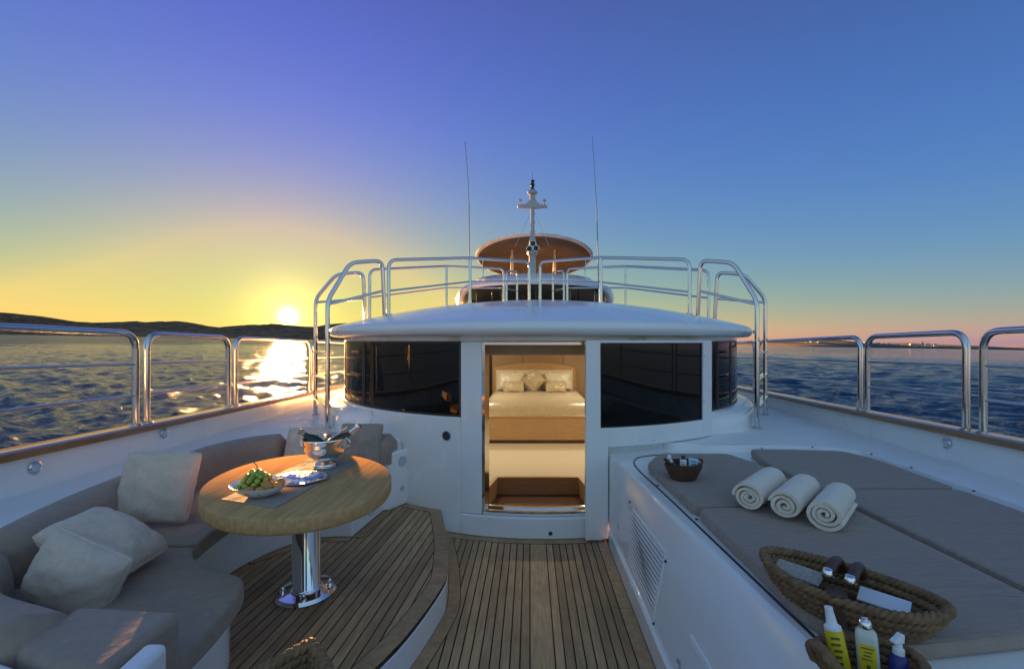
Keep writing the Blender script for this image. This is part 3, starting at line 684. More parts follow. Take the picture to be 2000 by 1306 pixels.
bx0 = 0.10 # bed centre
bed = root('bed', 'wide double bed with gold bedspread and curved wooden headboard', 'bed', (bx0, 8.3, 0))
MB().box(bx0 - 1.02, bx0 + 1.12, 7.24, 9.50, 0.06, 0.45).build('base', anigre_h, bed, bevel=0.01)
MB().box(bx0 - 0.98, bx0 + 1.08, 7.28, 9.48, 0.0, 0.058).build('plinth', mahog, bed)
MB().box(bx0 - 1.03, bx0 + 1.13, 7.23, 7.30, 0.43, 0.47).build('trim', anigre_h, bed, bevel=0.01)
q = MB(); rows = []
for i in range(33):
    row = []
    x = bx0 - 0.96 + 1.98 * i / 32
    for j in range(30):
        t_ = j / 29; y = 7.30 + t_ * 2.1
        ex = min(1, (1 - abs(2 * i / 32 - 1)) * 6); ey = min(1, t_ * 7)
        z = 0.46 + 0.19 * (1 - (1 - ex) ** 2.4) * (1 - (1 - ey) ** 2.2) + 0.008 * noise.noise(Vector((x * 4, y * 4, 0)))
        row.append((x, y, z))
    rows.append(row)
q.grid(rows).build('bedspread', satin, bed, sharp=180)
hb = [(bx0 - 0.90 + 1.80 * i / 24, 1.135 + 0.115 * math.sin(math.pi * i / 24)) for i in range(25)]
hp = [(bx0 - 0.90, 0.4)] + hb + [(bx0 + 0.90, 0.4)]
h_ = MB(); h_.add([(x, 9.50, z) for x, z in hp] + [(x, 9.60, z) for x, z in hp], [tuple(range(len(hp))), tuple(range(len(hp), 2 * len(hp)))[::-1]] + [(i, (i + 1) % len(hp), len(hp) + (i + 1) % len(hp), len(hp) + i) for i in range(len(hp))])
h_.build('headboard', anigre_h, bed, bevel=0.01)
for k in range(4): MB().box(bx0 - 0.84 + k * 0.42, bx0 - 0.424 + k * 0.42, 9.47, 9.502, 0.45, 1.08).build('headboard_cushion', cream_l, bed, bevel=0.008)
for s_, nm in ((-1, 'left'), (1, 'right')):
    pillow('pillow', f'large cream satin pillow on the {nm} half of the bed', 0.62, 0.40, 0.16, frame_M((bx0 + s_ * 0.50, 9.32, 0.86), (1, 0, 0), (0, 0.35, 1)), satin_l, s_ + 3, group='bed pillows')
    pillow('pillow', f'small gold striped pillow in front on the {nm} half of the bed', 0.44, 0.26, 0.12, frame_M((bx0 + s_ * 0.44, 9.10, 0.76), (1, 0, 0), (0, 0.6, 1)), satin, s_ + 9, group='bed pillows')
pillow('pillow', 'gold diamond shaped cushion standing on its corner in the middle of the bed', 0.38, 0.38, 0.14, frame_M((bx0 - 0.02, 9.14, 0.89), (1, 0, 1), (-1, 0.5, 1)), satin, 21, group='bed pillows')
ns = root('nightstand', 'wooden nightstand to the right of the bed', 'nightstand', (1.42, 9.4, 0))
MB().box(1.24, 1.64, 9.2, 9.69, 0.0, 0.70).build('body', anigre_h, ns, bevel=0.01); MB().box(1.22, 1.66, 9.18, 9.69, 0.702, 0.73).build('top', mahog, ns, bevel=0.005)

# ------------------------------------------------------------------ roof railings, ladders
def ladder(s_):
    sd = 'port' if s_ < 0 else 'starboard'
    m = lambda px: px if s_ > 0 else 2 * (VX + 0.13 * F / 5.0) - px   # mirror about the yacht's centreline
    mir = lambda v: v if s_ > 0 else Vector((2 * CX - v.x, v.y, v.z))
    a = at_z(1477, 837, ZS); b2 = at_z(1498, 814, ZS)
    a = Vector((CX + 2.255, 4.57, ZS)); b2 = Vector((CX + 2.79, 5.40, ZS))
    r_ = root('ladder', f'stainless ladder with tall handrails climbing to the roof on the {sd} side', 'ladder', mir((a + b2) / 2))
    strs = []
    for foot, zb, pts in ((a, 2.13, [(1432, 513, 4.78), (1368, 509, 4.96), (1363, 618, 5.0)]), (b2, 2.23, [(1454, 536, 5.42), (1401, 532, 5.52), (1396, 621, 5.55)])):
        q_ = [foot, Vector((foot.x, foot.y, zb))] + [at_d(*p) for p in pts]
        q_[-1].z = zr((Vector((q_[-1].x - CX, q_[-1].y - CY))).length) if (q_[-1].y < CY) else q_[-1].z
        q_ = [mir(v) for v in q_]; strs.append(q_)
        MB().tube(fillet(q_, 0.09, 6), 0.0235, 12).build('handrail', steel, r_)
        p0 = q_[1] * 0.97 + q_[0] * 0.03; p1 = q_[-1] * 0.55 + q_[-2] * 0.45
        MB().tube([p0, p1], 0.015, 10).build('cross_bar', steel, r_)
        MB().lathe([(0, 0.001), (0.045, 0.001), (0.045, 0.01), (0.027, 0.016)], q_[0], 18).build('foot_flange', steel, r_)
    (f0, t0), (f1, t1) = (strs[0][0], strs[0][1]), (strs[1][0], strs[1][1])
    for z in (1.02, 1.30, 1.58):
        p, q2 = Vector((f0.x, f0.y, z)), Vector((f1.x, f1.y, z)); t_ = (q2 - p).normalized(); n_ = Vector((-t_.y, t_.x, 0)) * 0.035
        MB().add([v + Vector((0, 0, dz)) for dz in (-0.012, 0.012) for v in (p - n_, q2 - n_, q2 + n_, p + n_)], [(0, 3, 2, 1), (4, 5, 6, 7), (0, 1, 5, 4), (1, 2, 6, 5), (2, 3, 7, 6), (3, 0, 4, 7)]).build('rung', steel, r_, bevel=0.004)
ladder(-1); ladder(1)
def on_roof(p):
    r = math.hypot(p.x - CX, p.y - CY) if p.y < CY else abs(p.x - CX); return Vector((p.x, p.y, zr(min(r, 2.7))))
def roof_rail(label, tops, mids, rt=0.021):
    tp = [at_d(*p) for p in tops]; r_ = root('roof_railing', label, 'railing', on_roof(tp[len(tp) // 2]), 'railings on the roof')
    MB().tube(fillet([on_roof(tp[0])] + tp + [on_roof(tp[-1])], 0.10, 6), rt, 12).build('top_rail', steel, r_)
    for p in tp[1:-1]: MB().tube([on_roof(p), p], rt * 0.95, 12).build('post', steel, r_)
    if mids: MB().tube([at_d(*p) for p in mids], 0.0125, 8).build('mid_rail', steel, r_)
    for p in tp: MB().lathe([(0, 0.0), (0.04, 0.0), (0.04, 0.01), (0.025, 0.014)], on_roof(p), 16).build('foot_flange', steel, r_)
roof_rail('long front roof railing left of the mast', [(759, 508, 5.0), (918, 504, 5.75), (1034, 511, 6.5)], [(759, 568, 5.0), (918, 550, 5.75), (1034, 549.5, 6.5)])
roof_rail('long front roof railing right of the mast', [(1347, 507, 5.0), (1174, 503, 5.75), (1055, 511, 6.5)], [(1347, 570, 5.0), (1174, 551, 5.75), (1055, 549.5, 6.5)])
roof_rail('rear roof railing left of the mast', [(722, 527, 5.55), (872, 520, 6.6), (984, 525, 7.3)], [(722, 581, 5.55), (872, 562, 6.6), (984, 562, 7.3)], 0.019)
roof_rail('rear roof railing right of the mast', [(1384, 528, 5.55), (1222, 520, 6.6), (1108, 525, 7.3)], [(1384, 582, 5.55), (1222, 562, 6.6), (1108, 562, 7.3)], 0.019)
roof_rail('small hooped handrail left of the mast foot', [(989.5, 529, 7.4), (1010, 531, 8.2)], [(989.5, 563, 7.4), (1011, 568, 8.2)], 0.019)
roof_rail('small hooped handrail right of the mast foot', [(1101.5, 529, 7.4), (1080, 531, 8.2)], [(1101.5, 563, 7.4), (1079, 568, 8.2)], 0.019)

# ------------------------------------------------------------------ wheelhouse, hardtop, mast, antennas
WX, WY = CX + 0.0, 11.3
wh = root('wheelhouse', 'upper wheelhouse with curved dark windows and white drooping brow', 'wheelhouse', (WX, WY, 2.2))
def wp(r, th, z): return Vector((WX + r * math.sin(R(th)), WY - r * math.cos(R(th)), z))
wt = np.linspace(-100, 100, 61)
MB().grid([[wp(1.78, t, 2.15), wp(1.78, t, 2.40)] for t in wt]).build('wall', gel, wh, sharp=80)
for k in range(8):
    a0, a1 = -98 + k * 24.6, -98 + (k + 1) * 24.6 - 0.9
    MB().grid([[wp(1.775, t, 2.40), wp(1.79 + 0.02, t, 2.72), wp(1.82, t, 3.02)] for t in np.linspace(a0, a1, 8)]).build('window_pane', glass_dark, wh, sharp=80)
    MB().add([wp(1.78, a1, 2.4), wp(1.78, a1 + 0.9, 2.4), wp(1.825, a1 + 0.9, 3.02), wp(1.825, a1, 3.02), wp(1.7, a1, 2.4), wp(1.7, a1 + 0.9, 2.4), wp(1.7, a1 + 0.9, 3.02), wp(1.7, a1, 3.02)],
             [(0, 1, 2, 3), (4, 7, 6, 5), (0, 4, 5, 1), (1, 5, 6, 2), (2, 6, 7, 3), (3, 7, 4, 0)]).build('window_post', frame_dark, wh)
br = []
for t in wt:
    k = max(0, (abs(t) - 48) / 45.0); k = min(1, k); k = k * k * (3 - 2 * k); zb = 2.93 - 0.42 * k; zt = 3.03 - 0.10 * k
    br.append([wp(1.76, t, 2.98 - 0.15 * k), wp(1.88, t, zb + 0.02), wp(1.97, t, zb), wp(2.01 + 0.02 * k, t, (zb + zt) / 2), wp(1.97, t, zt), wp(1.8, t, 3.10 - 0.03 * k), wp(1.45, t, 3.24), wp(1.15, t, 3.30), wp(0.02, t, 3.32)])
MB().grid(br).build('brow', gel, wh, sharp=60)
ht = root('hardtop', 'oval hardtop roof with brown lining over the flying bridge', 'canopy', (WX, 13.9, 3.3))
n = 64; rim_t, rim_b = [], []
cyh, ax, ay = 14.0, 1.84, 3.3
lat = [(0, 4.46), (0.5, 4.44), (0.85, 4.38), (0.97, 4.33), (1.0, 4.30), (0.985, 4.27), (0.95, 4.262)]
P = []
for k in range(n):
    a = 2 * math.pi * k / n; tilt = lambda y: (y - cyh) * -0.02
    P.append([(WX + ax * r * math.cos(a), cyh + ay * r * math.sin(a), z + tilt(cyh + ay * r * math.sin(a))) for r, z in lat])
MB().grid(P, closed_u=True).build('top_shell', gel, ht, sharp=60)
P = [[(WX + ax * r * math.cos(2 * math.pi * k / n), cyh + ay * r * math.sin(2 * math.pi * k / n), z - 0.02 * ay * r * math.sin(2 * math.pi * k / n)) for r, z in ((0.951, 4.261), (0.6, 4.30), (0.0, 4.32))] for k in range(n)]
MB().grid(P, closed_u=True).build('lining', top_under, ht, sharp=60)
for px in (1000, 1083):
    x = (px - VX) / F * 12.4
    MB().tube([(x, 12.4, 3.05), (x, 12.4, 3.7), (x, 12.4, 4.32)], [0.055, 0.048, 0.025], 12).build('support_post', mast_grey, ht)
for x in (-1.42, 1.68): MB().tube([(x, 13.2, 2.9), (x, 13.2, 4.31)], 0.02, 8).build('support_post', steel, ht)
fb = [(WX + 1.75 * math.sin(a), 13.2 - 1.6 * math.cos(a), 3.42) for a in np.linspace(-1.6, 1.6, 30)]
wsn = root('windscreen', 'low curved windscreen around the flying bridge under the hardtop', 'windscreen', (WX, 12, 3.2))
MB().grid([[(x, y, 3.15), (x, y + 0.12, 3.52)] for x, y, z in fb]).build('screen', gel, wsn, sharp=80)
MB().tube([(x, y + 0.12, 3.53) for x, y, z in fb], 0.014, 8).build('edge_rail', steel, wsn)
md = 10.4; mx = (1040 - VX) / F * md
mast = root('mast', 'white signal mast with crosstree and navigation lamps', 'mast', (mx, md, 3.2))
mz = lambda py: EH - (py - VY) / F * md
MB().tube([(mx, md, 3.1), (mx, md, mz(468)), (mx, md, mz(460)), (mx, md, mz(404))], [0.085, 0.08, 0.05, 0.042], 16).build('pole', mast_grey, mast)
MB().lathe([(0.0, mz(497)), (0.10, mz(499)), (0.125, mz(496)), (0.12, mz(490)), (0.06, mz(486)), (0, mz(486))], (mx, md - 0.01, 0), 20).build('collar', mast_grey, mast)
ct = MB()
prf = [(-0.36, 0.0), (-0.355, 0.045), (-0.15, 0.075), (-0.08, 0.17), (0, 0.20), (0.08, 0.17), (0.15, 0.075), (0.355, 0.045), (0.36, 0.0), (0.1, -0.03), (-0.1, -0.03)]
z0 = mz(405); nP = len(prf)
ct.add([(mx + x, md - 0.06, z0 + z) for x, z in prf] + [(mx + x, md + 0.06, z0 + z) for x, z in prf], [tuple(range(nP)), tuple(range(nP, 2 * nP))[::-1]] + [(i, (i + 1) % nP, nP + (i + 1) % nP, nP + i) for i in range(nP)])
ct.build('crosstree', mast_grey, mast, bevel=0.015)
for x in (-0.28, 0.28, -0.14, 0.14):
    hgt = 0.11 if abs(x) > 0.2 else 0.06
    l_ = MB().tube([(mx + x, md, z0 + 0.04), (mx + x, md, z0 + 0.04 + hgt)], 0.012, 8).build('aerial_stub', mast_grey, mast)
    if abs(x) > 0.2: MB().lathe([(0, 0), (0.05, 0.0), (0.048, 0.02), (0.03, 0.045), (0, 0.05)], (mx + x, md, z0 + 0.04 + hgt), 16).build('aerial_dome', mast_grey, l_)
MB().lathe([(0.0, mz(389)), (0.07, mz(389)), (0.065, mz(381)), (0.06, mz(380)), (0.115, mz(379)), (0.12, mz(375)), (0.08, mz(372)), (0.06, mz(371)), (0, mz(371))], (mx, md, 0), 20).build('mast_head', mast_grey, mast)
for z1, z2 in ((371, 362), (361, 353)):
    MB().lathe([(0, mz(z1)), (0.05, mz(z1)), (0.05, mz(z1 - 2)), (0.035, mz(z1 - 2)), (0.035, mz(z2 + 2)), (0.055, mz(z2 + 1)), (0.055, mz(z2)), (0, mz(z2))], (mx, md, 0), 16).build('navigation_lamp', black_p, mast)
MB().tube([(mx, md, mz(353)), (mx, md, mz(338))], 0.006, 6).build('whip', antenna_m, mast)
for s_ in (-1, 1): MB().tube([(mx, md, mz(408)), (mx + s_ * 0.43, md + 0.6, mz(470))], 0.005, 6).build('stay_wire', steel, mast)
for dy in (415, 432, 450): MB().box(mx + 0.038, mx + 0.062, md - 0.02, md + 0.02, mz(dy + 3), mz(dy)).build('step_lug', grey_p, mast)
sl = root('searchlight', 'cluster of three round searchlights in front of the mast', 'searchlight', (mx, md - 0.2, mz(499)))
MB().lathe([(0, mz(497)), (0.035, mz(497)), (0.035, mz(486)), (0, mz(486))], (mx, md - 0.14, 0), 12).build('stalk', gel, sl)
for px, py in ((1034, 486), (1047, 485), (1041, 476)):
    c = at_d(px, py, md - 0.25); M = Matrix.Translation(c) @ Matrix.Rotation(R(90), 4, 'X')
    l_ = MB().lathe([(0, -0.12), (0.05, -0.11), (0.07, -0.05), (0.075, 0.02), (0.062, 0.025)], (0, 0, 0), 20, M).build('lamp_housing', chrome, sl)
    MB().lathe([(0.061, 0.015), (0, 0.0)], (0, 0, 0), 20, M).build('lens', black_p, l_)
for lab, pts in (('tall thin whip antenna left of the mast', [(917, 585), (916, 395), (914, 345), (908, 276)]), ('tall thin whip antenna right of the mast', [(1170, 580), (1165, 395), (1161, 330), (1157, 268)])):
    q_ = [at_d(x, y, 9.6) for x, y in pts]; r_ = root('whip_antenna', lab, 'antenna', q_[0], 'whip antennas')
    MB().tube([Vector((q_[0].x, q_[0].y, 2.26)), q_[0], q_[0] + (q_[1] - q_[0]) * 0.08], [0.03, 0.022, 0.018], 10).build('base', steel, r_)
    MB().tube([q_[0], q_[1]], [0.014, 0.011], 8).build('lower_rod', antenna_m, r_); MB().tube(smoothpath(q_[1:], 6), 0.0065, 6).build('upper_rod', antenna_m, r_)

# ------------------------------------------------------------------ settee
set_ = root('settee', 'C shaped white settee with taupe cushions curving round the table', 'sofa', (-2.0, 2.7, ZP))
inn = smoothpath([(-1.22, 1.45), (-1.24, 1.75), (-1.33, 2.02), (-1.58, 2.13), (-1.78, 2.30), (-1.85, 2.58), (-1.86, 2.85), (-1.80, 3.10), (-1.68, 3.27), (-1.52, 3.34), (-1.34, 3.37)], 6)
base_in = offset(inn, 0.06) if area(xy(inn) + [(-3, 3)]) else inn
toe = smoothpath([(-1.38, 1.4), (-1.38, 1.75), (-1.40, 2.03), (-1.62, 2.20), (-1.84, 2.38), (-1.93, 2.62), (-1.94, 2.85), (-1.87, 3.08), (-1.73, 3.28), (-1.58, 3.35), (-1.37, 3.36)], 6)
MB().prism(xy(toe) + [(-1.305, 3.88), (-1.26, 3.90), (-1.235, 3.93), (-1.24, 4.03), (-1.55, 4.06), (-1.95, 4.12), (-2.28, 4.06), (-2.5, 3.9), (-2.63, 3.65), (-2.65, 3.3), (-2.62, 2.8), (-2.45, 2.03), (-2.26, 1.64), (-1.98, 1.43), (-1.62, 1.31), (-1.38, 1.25)], ZP, 0.50).build('base', gel, set_, bevel=0.015, seg=3)
MB().prism([(-1.26, 3.90), (-1.215, 3.945), (-1.135, 4.085), (-1.5, 4.07), (-2.0, 4.12), (-1.98, 3.92), (-1.7, 3.90)], ZP + 0.001, 0.70).build('end_locker', gel, set_, bevel=0.02, seg=3)
MB().prism([(-1.155, 1.31), (-1.085, 1.31), (-1.06, 1.08), (-1.13, 1.08)], ZP, 0.80).build('end_locker', gel, set_, bevel=0.02, seg=3)
outp = ledge
bk_in = offset(outp, -0.20)                       # inner face of backrests
def seat(polypts, name='seat_cushion'):
    o = MB().prism(polypts, 0.505, 0.60).build(name, fabric, set_, bevel=0.022, seg=4)
    piping(o, polypts, 0.5925, fabric)
bi = [p for p in offset(outp, -0.10)]
near = [(p.x, p.y) for p in inn if p.y < 2.36 and p.x > -1.80]
seat([(-1.22, 1.28)] + near + [(-1.83, 2.34)] + [(-2.18, 2.34), (-2.42, 2.30)] + [(p.x, p.y) for p in bi[::-1] if p.y < 2.26 and p.x < -1.3])
far_ = [(p.x, p.y) for p in inn if p.y > 2.37]
seat([(-1.845, 2.36)] + far_ + [(-1.33, 3.86), (-1.7, 3.88), (-2.2, 3.88), (-2.40, 3.72), (-2.50, 3.5), (-2.54, 3.2), (-2.52, 2.8), (-2.44, 2.36)])
def backrest(i0, i1, z0=0.60, z1=0.845):
    secs = []
    for i in range(i0, i1 + 1):
        a, c = outp[max(0, i - 1)], outp[min(len(outp) - 1, i + 1)]; t_ = Vector((c.x - a.x, c.y - a.y, 0)).normalized(); nn = Vector((t_.y, -t_.x, 0))
        if i in (i0, i1): sq = 0.75
        else: sq = 1.0
        o_ = outp[i]; pr = [(0.004, 0.60), (0.004, 0.80), (0.012, 0.838), (0.035, 0.85), (0.09, 0.846), (0.165, 0.815), (0.185, 0.785), (0.20, 0.72), (0.205, 0.64), (0.20, 0.602)]
        secs.append([Vector((o_.x, o_.y, 0)) + nn * (d * (sq if d > 0.1 else 1)) + Vector((0, 0, 0.60 + (z - 0.60) * (sq if z > 0.7 else 1))) for d, z in pr])
    MB().sweep(secs).build('back_cushion', fabric, set_, sharp=55)
n_ = len(outp) - 1
backrest(10, 27); backrest(28, 66); backrest(67, n_ - 1)
fwd = MB().prism([(-1.17, 1.18), (-1.17, 1.47), (-1.55, 1.50), (-1.55, 1.29), (-1.34, 1.21)], 0.602, 0.80); fwd.build('back_cushion', fabric, set_, bevel=0.035, seg=4)
disc(set_, Vector((-1.178, 4.012, 0.60)), (0.86, -0.5, 0), 0.040, lensglass, 'round_vent', rim=grey_p)
disc(set_, Vector((-1.178, 4.012, 0.35)), (0.86, -0.5, 0), 0.022, lensglass, 'round_vent', rim=grey_p)
spk = disc(set_, Vector((-1.333, 3.66, 0.33)), (0.99, -0.12, 0), 0.075, white_p, 'locker_speaker', rim=grey_p)
disc(set_, Vector((-1.379, 1.68, 0.35)), (1, 0, 0), 0.075, white_p, 'locker_speaker', rim=grey_p)

# loose cushions
pillow('throw_pillow', 'square beige linen pillow standing upright against the settee back', 0.44, 0.42, 0.13, frame_M((-2.25, 2.63, 0.825), (1, 0.10, -0.04), (-0.12, 0.28, 1)), linen, 1.0, group='pillows on the settee')
pillow('throw_pillow', 'light linen pillow slumped behind another at the near end of the settee', 0.42, 0.32, 0.21, frame_M((-2.00, 2.05, 0.755), (0.87, 0.05, -0.5), (-0.55, 0.75, 0.30)), linen, 5.0, group='pillows on the settee')
pillow('throw_pillow', 'darker linen pillow leaning in front at the near end of the settee', 0.37, 0.29, 0.20, frame_M((-1.91, 1.84, 0.715), (0.92, 0.0, -0.40), (0.30, 0.12, 0.9)), linen, 8.0, group='pillows on the settee')
pillow('throw_pillow', 'dark taupe pillow behind the wine cooler by the deckhouse', 0.40, 0.36, 0.13, frame_M((-1.52, 3.90, 0.79), (1, -0.05, 0), (0, 0.30, 1)), linen_dark, 12.0, group='pillows on the settee')
pillow('throw_pillow', 'pale grey pillow half hidden by the wine cooler', 0.40, 0.36, 0.12, frame_M((-1.98, 3.86, 0.76), (1, -0.05, 0), (0, 0.35, 1)), linen, 15.0, group='pillows on the settee')

# ------------------------------------------------------------------ table and what stands on it
TC = Vector((-1.32, 2.51, 0)); TZ = 0.91
ta = math.atan2(0.78, -0.62)
tab = root('dining_table', 'oval wooden dining table on a polished steel pedestal', 'table', (TC.x, TC.y, ZP))
tp_ = [(0.0, TZ), (0.975, TZ), (0.991, TZ - 0.004), (1.0, TZ - 0.014), (1.0, TZ - 0.066), (0.99, TZ - 0.078), (0.97, TZ - 0.083), (0, TZ - 0.083)]
tt = MB().lathe([(r, z) for r, z in tp_], (TC.x, TC.y, 0), 72, None, 0.625, 0.475, ta).build('table_top', table_wood, tab, sharp=60)
PC = Vector((-1.345, 2.62, 0))
MB().lathe([(0, ZP + 0.03), (0.083, ZP + 0.03), (0.088, ZP + 0.036), (0.083, ZP + 0.045), (0.078, ZP + 0.05), (0.078, TZ - 0.084), (0, TZ - 0.084)], PC, 40).build('pedestal', chrome, tab, sharp=50)
MB().lathe([(0, ZP + 0.001), (0.165, ZP + 0.001), (0.168, ZP + 0.01), (0.155, ZP + 0.028), (0.09, ZP + 0.032), (0, ZP + 0.032)], PC, 48).build('flange', chrome, tab, sharp=50)
for a in (20, 110, 200, 290):
    c = PC + Vector((0.128 * math.cos(R(a)), 0.128 * math.sin(R(a)), ZP + 0.029))
    MB().lathe([(0, 0), (0.017, 0), (0.017, 0.012), (0.011, 0.014), (0.011, 0.028), (0.006, 0.034), (0, 0.034)], c, 14).build('bolt', chrome, tab)
A4 = [Vector((-1.543, 2.172, 0)), Vector((-1.207, 2.06, 0)), Vector((-1.13, 2.86, 0)), Vector((-1.475, 2.97, 0))]
rn = MB().prism(xy(A4), TZ + 0.001, TZ + 0.005).build('table_runner', mat_cloth, bevel=0.0015)
props(rn, 'pale woven table runner lying along the oval table', 'table runner')
ZT = TZ + 0.0055
BC = Vector((-1.385, 2.235, ZT))
bw = root('fruit_bowl', 'shallow white oval bowl holding grapes and apricots', 'bowl', BC)
MB().lathe([(0, 0.004), (0.05, 0.0), (0.085, 0.008), (0.125, 0.035), (0.148, 0.058), (0.15, 0.061), (0.146, 0.060), (0.12, 0.038), (0.08, 0.014), (0, 0.010)], BC, 44, None, 1.0, 0.80, R(-15)).build('dish', porcelain, bw)
gr = root('grapes', 'bunch of green grapes heaped in the white bowl', 'grapes', BC + Vector((-0.03, 0.02, 0.03)))
g0 = None; gi = 0
st_pts = []
for lay, (nn_, rr_, zz) in enumerate(((13, 0.082, 0.036), (8, 0.048, 0.036), (11, 0.068, 0.056), (6, 0.036, 0.058), (9, 0.055, 0.075), (4, 0.024, 0.078), (7, 0.040, 0.092), (3, 0.015, 0.097), (4, 0.022, 0.108))):
    for k in range(nn_):
        a = 2 * math.pi * (k + 0.37 * lay) / nn_; p = Vector((rr_ * math.cos(a) * 1.05, rr_ * math.sin(a) * 0.85, zz - 0.03)) + Vector([random.uniform(-0.003, 0.003) for _ in range(3)])
        if g0 is None:
            bmx = bmesh.new(); bmesh.ops.create_icosphere(bmx, subdivisions=2, radius=0.0135); me = bpy.data.meshes.new('grape'); bmx.to_mesh(me); bmx.free()
            me.polygons.foreach_set('use_smooth', [True] * len(me.polygons)); me.materials.append(grape_m); g0 = me
        o = bpy.data.objects.new('grape', g0); COL.objects.link(o); o.parent = gr; o.location = p; o.scale = (1, 1, 1.12); o.rotation_euler = [random.uniform(-0.6, 0.6) for _ in range(3)]
MB().tube([BC + Vector((-0.03, 0.02, 0.09)), BC + Vector((-0.035, 0.03, 0.14)), BC + Vector((-0.055, 0.035, 0.155))], 0.0025, 6).build('stem', stem_m, gr)
for k, (x, y, z, s_) in enumerate(((0.062, -0.035, 0.056, 1.1), (0.095, 0.012, 0.060, 0.9), (-0.005, -0.082, 0.046, 0.95), (0.045, -0.075, 0.044, 0.9), (0.105, -0.028, 0.056, 0.8))):
    lab = ['largest orange apricot beside the grapes', 'orange apricot nearest the silver tray', 'apricot at the front left of the bowl', 'apricot at the front middle of the bowl', 'small apricot at the right rim of the bowl'][k]
    c = BC + Vector((x, y, z)); mb = MB(); pr = [(0.026 * s_ * math.sin(math.pi * i / 12) * (1 + 0.03 * math.sin(math.pi * i / 6)), -0.024 * s_ * math.cos(math.pi * i / 12) - (0.004 if i == 12 else 0)) for i in range(13)]
    props(mb.lathe(pr, c, 20).build('apricot', apricot_m, sharp=180), lab, 'apricot', 'apricots in the bowl')
TR = Vector((-1.315, 2.475, ZT))
tr_ = root('silver_tray', 'scalloped silver tray on the runner between bowl and wine cooler', 'tray', TR)
P = []
for k in range(72):
    a = 2 * math.pi * k / 72; s_ = 1 + 0.035 * math.cos(6 * a)
    P.append([TR + Vector((r * s_ * math.cos(a), r * s_ * math.sin(a) * 0.86, z)) for r, z in ((0.001, 0.003), (0.11, 0.003), (0.125, 0.009), (0.152, 0.014), (0.157, 0.012), (0.125, 0.0045), (0.11, 0.0), (0.001, 0.0))])
MB().grid(P, closed_u=True).build('plate', silver, tr_, sharp=60)
mb = MB(); rows = []
for i in range(25):
    row = []
    for j in range(19):
        u, v = i / 24 * 2 - 1, j / 18 * 2 - 1; e = (max(0, 1 - u ** 8) * max(0, 1 - v ** 8))
        z = 0.010 + 0.022 * e + 0.006 * abs(noise.noise(Vector((u * 2.6, v * 2.6, 1)))) + 0.004 * noise.noise(Vector((u * 6, v * 6, 2)))
        row.append(TR + Vector((0.01 + 0.105 * u * 0.97 + v * 0.02, 0.075 * v - u * 0.012, z)))
    rows.append(row)
mb.grid(rows)
props(mb.build('wrapped_packet', foil, sharp=35), 'crinkled shiny wrapped packet lying on the silver tray', 'packet')
WC = Vector((-1.285, 2.735, ZT))
wc = root('wine_cooler', 'footed silver wine cooler bowl on the far end of the runner', 'wine cooler', WC)
cp = [(0, 0.0), (0.066, 0.0), (0.070, 0.006), (0.066, 0.012), (0.060, 0.014), (0.058, 0.022), (0.062, 0.025), (0.056, 0.030), (0.046, 0.042), (0.048, 0.048), (0.075, 0.058), (0.105, 0.085), (0.120, 0.115), (0.124, 0.145), (0.126, 0.172), (0.131, 0.178), (0.130, 0.184), (0.122, 0.182), (0.119, 0.145), (0.114, 0.115), (0.098, 0.09), (0.07, 0.066), (0, 0.06)]
MB().lathe(cp, WC, 56).build('bowl', silver, wc, sharp=40)
for s_ in (-1, 1):
    c = WC + Vector((s_ * 0.128, 0, 0.15))
    MB().tube([c + Vector((s_ * 0.004 + s_ * 0.022 * math.sin(math.pi * i / 10), 0, 0.024 * math.cos(math.pi * i / 10))) for i in range(11)], 0.005, 8).build('handle', silver, wc)
def bottle(label, p, dirv, L=0.29, m2=None):
    dirv = Vector(dirv).normalized(); M = Matrix.Translation(p) @ dirv.to_track_quat('Z', 'Y').to_matrix().to_4x4()
    r_ = root('wine_bottle', label, 'bottle', p, 'bottles in the wine cooler')
    MB().lathe([(0, 0), (0.034, 0.0), (0.036, 0.006), (0.036, 0.13), (0.032, 0.16), (0.018, 0.19), (0.0148, 0.21)], (0, 0, 0), 24, M).build('glass', bottle_g, r_)
    MB().lathe([(0.0152, 0.205), (0.0156, L - 0.022), (0.0178, L - 0.020), (0.0178, L - 0.006), (0.014, L), (0, L)], (0, 0, 0), 20, M).build('foil_capsule', m2 or cork_foil, r_)
bottle('bottle with foil neck leaning out of the left of the wine cooler', WC + Vector((0.03, 0.02, 0.085)), (-0.80, 0.05, 0.50), 0.25)
bottle('bottle with pale neck leaning out of the right of the wine cooler', WC + Vector((-0.035, 0.03, 0.085)), (0.78, 0.10, 0.55), 0.28, silver)
tg = root('ice_tongs', 'thin silver tongs resting across the wine cooler rim', 'tongs', WC + Vector((0, 0, 0.15)))
for s_ in (-1, 1):
    MB().tube(smoothpath([WC + Vector((-0.03, -0.03 + s_ * 0.008, 0.13)), WC + Vector((0.03, -0.02 + s_ * 0.009, 0.175)), WC + Vector((0.09, -0.005 + s_ * 0.006, 0.215)), WC + Vector((0.135, 0.005, 0.25))], 5), 0.003, 6).build('arm', silver, tg)

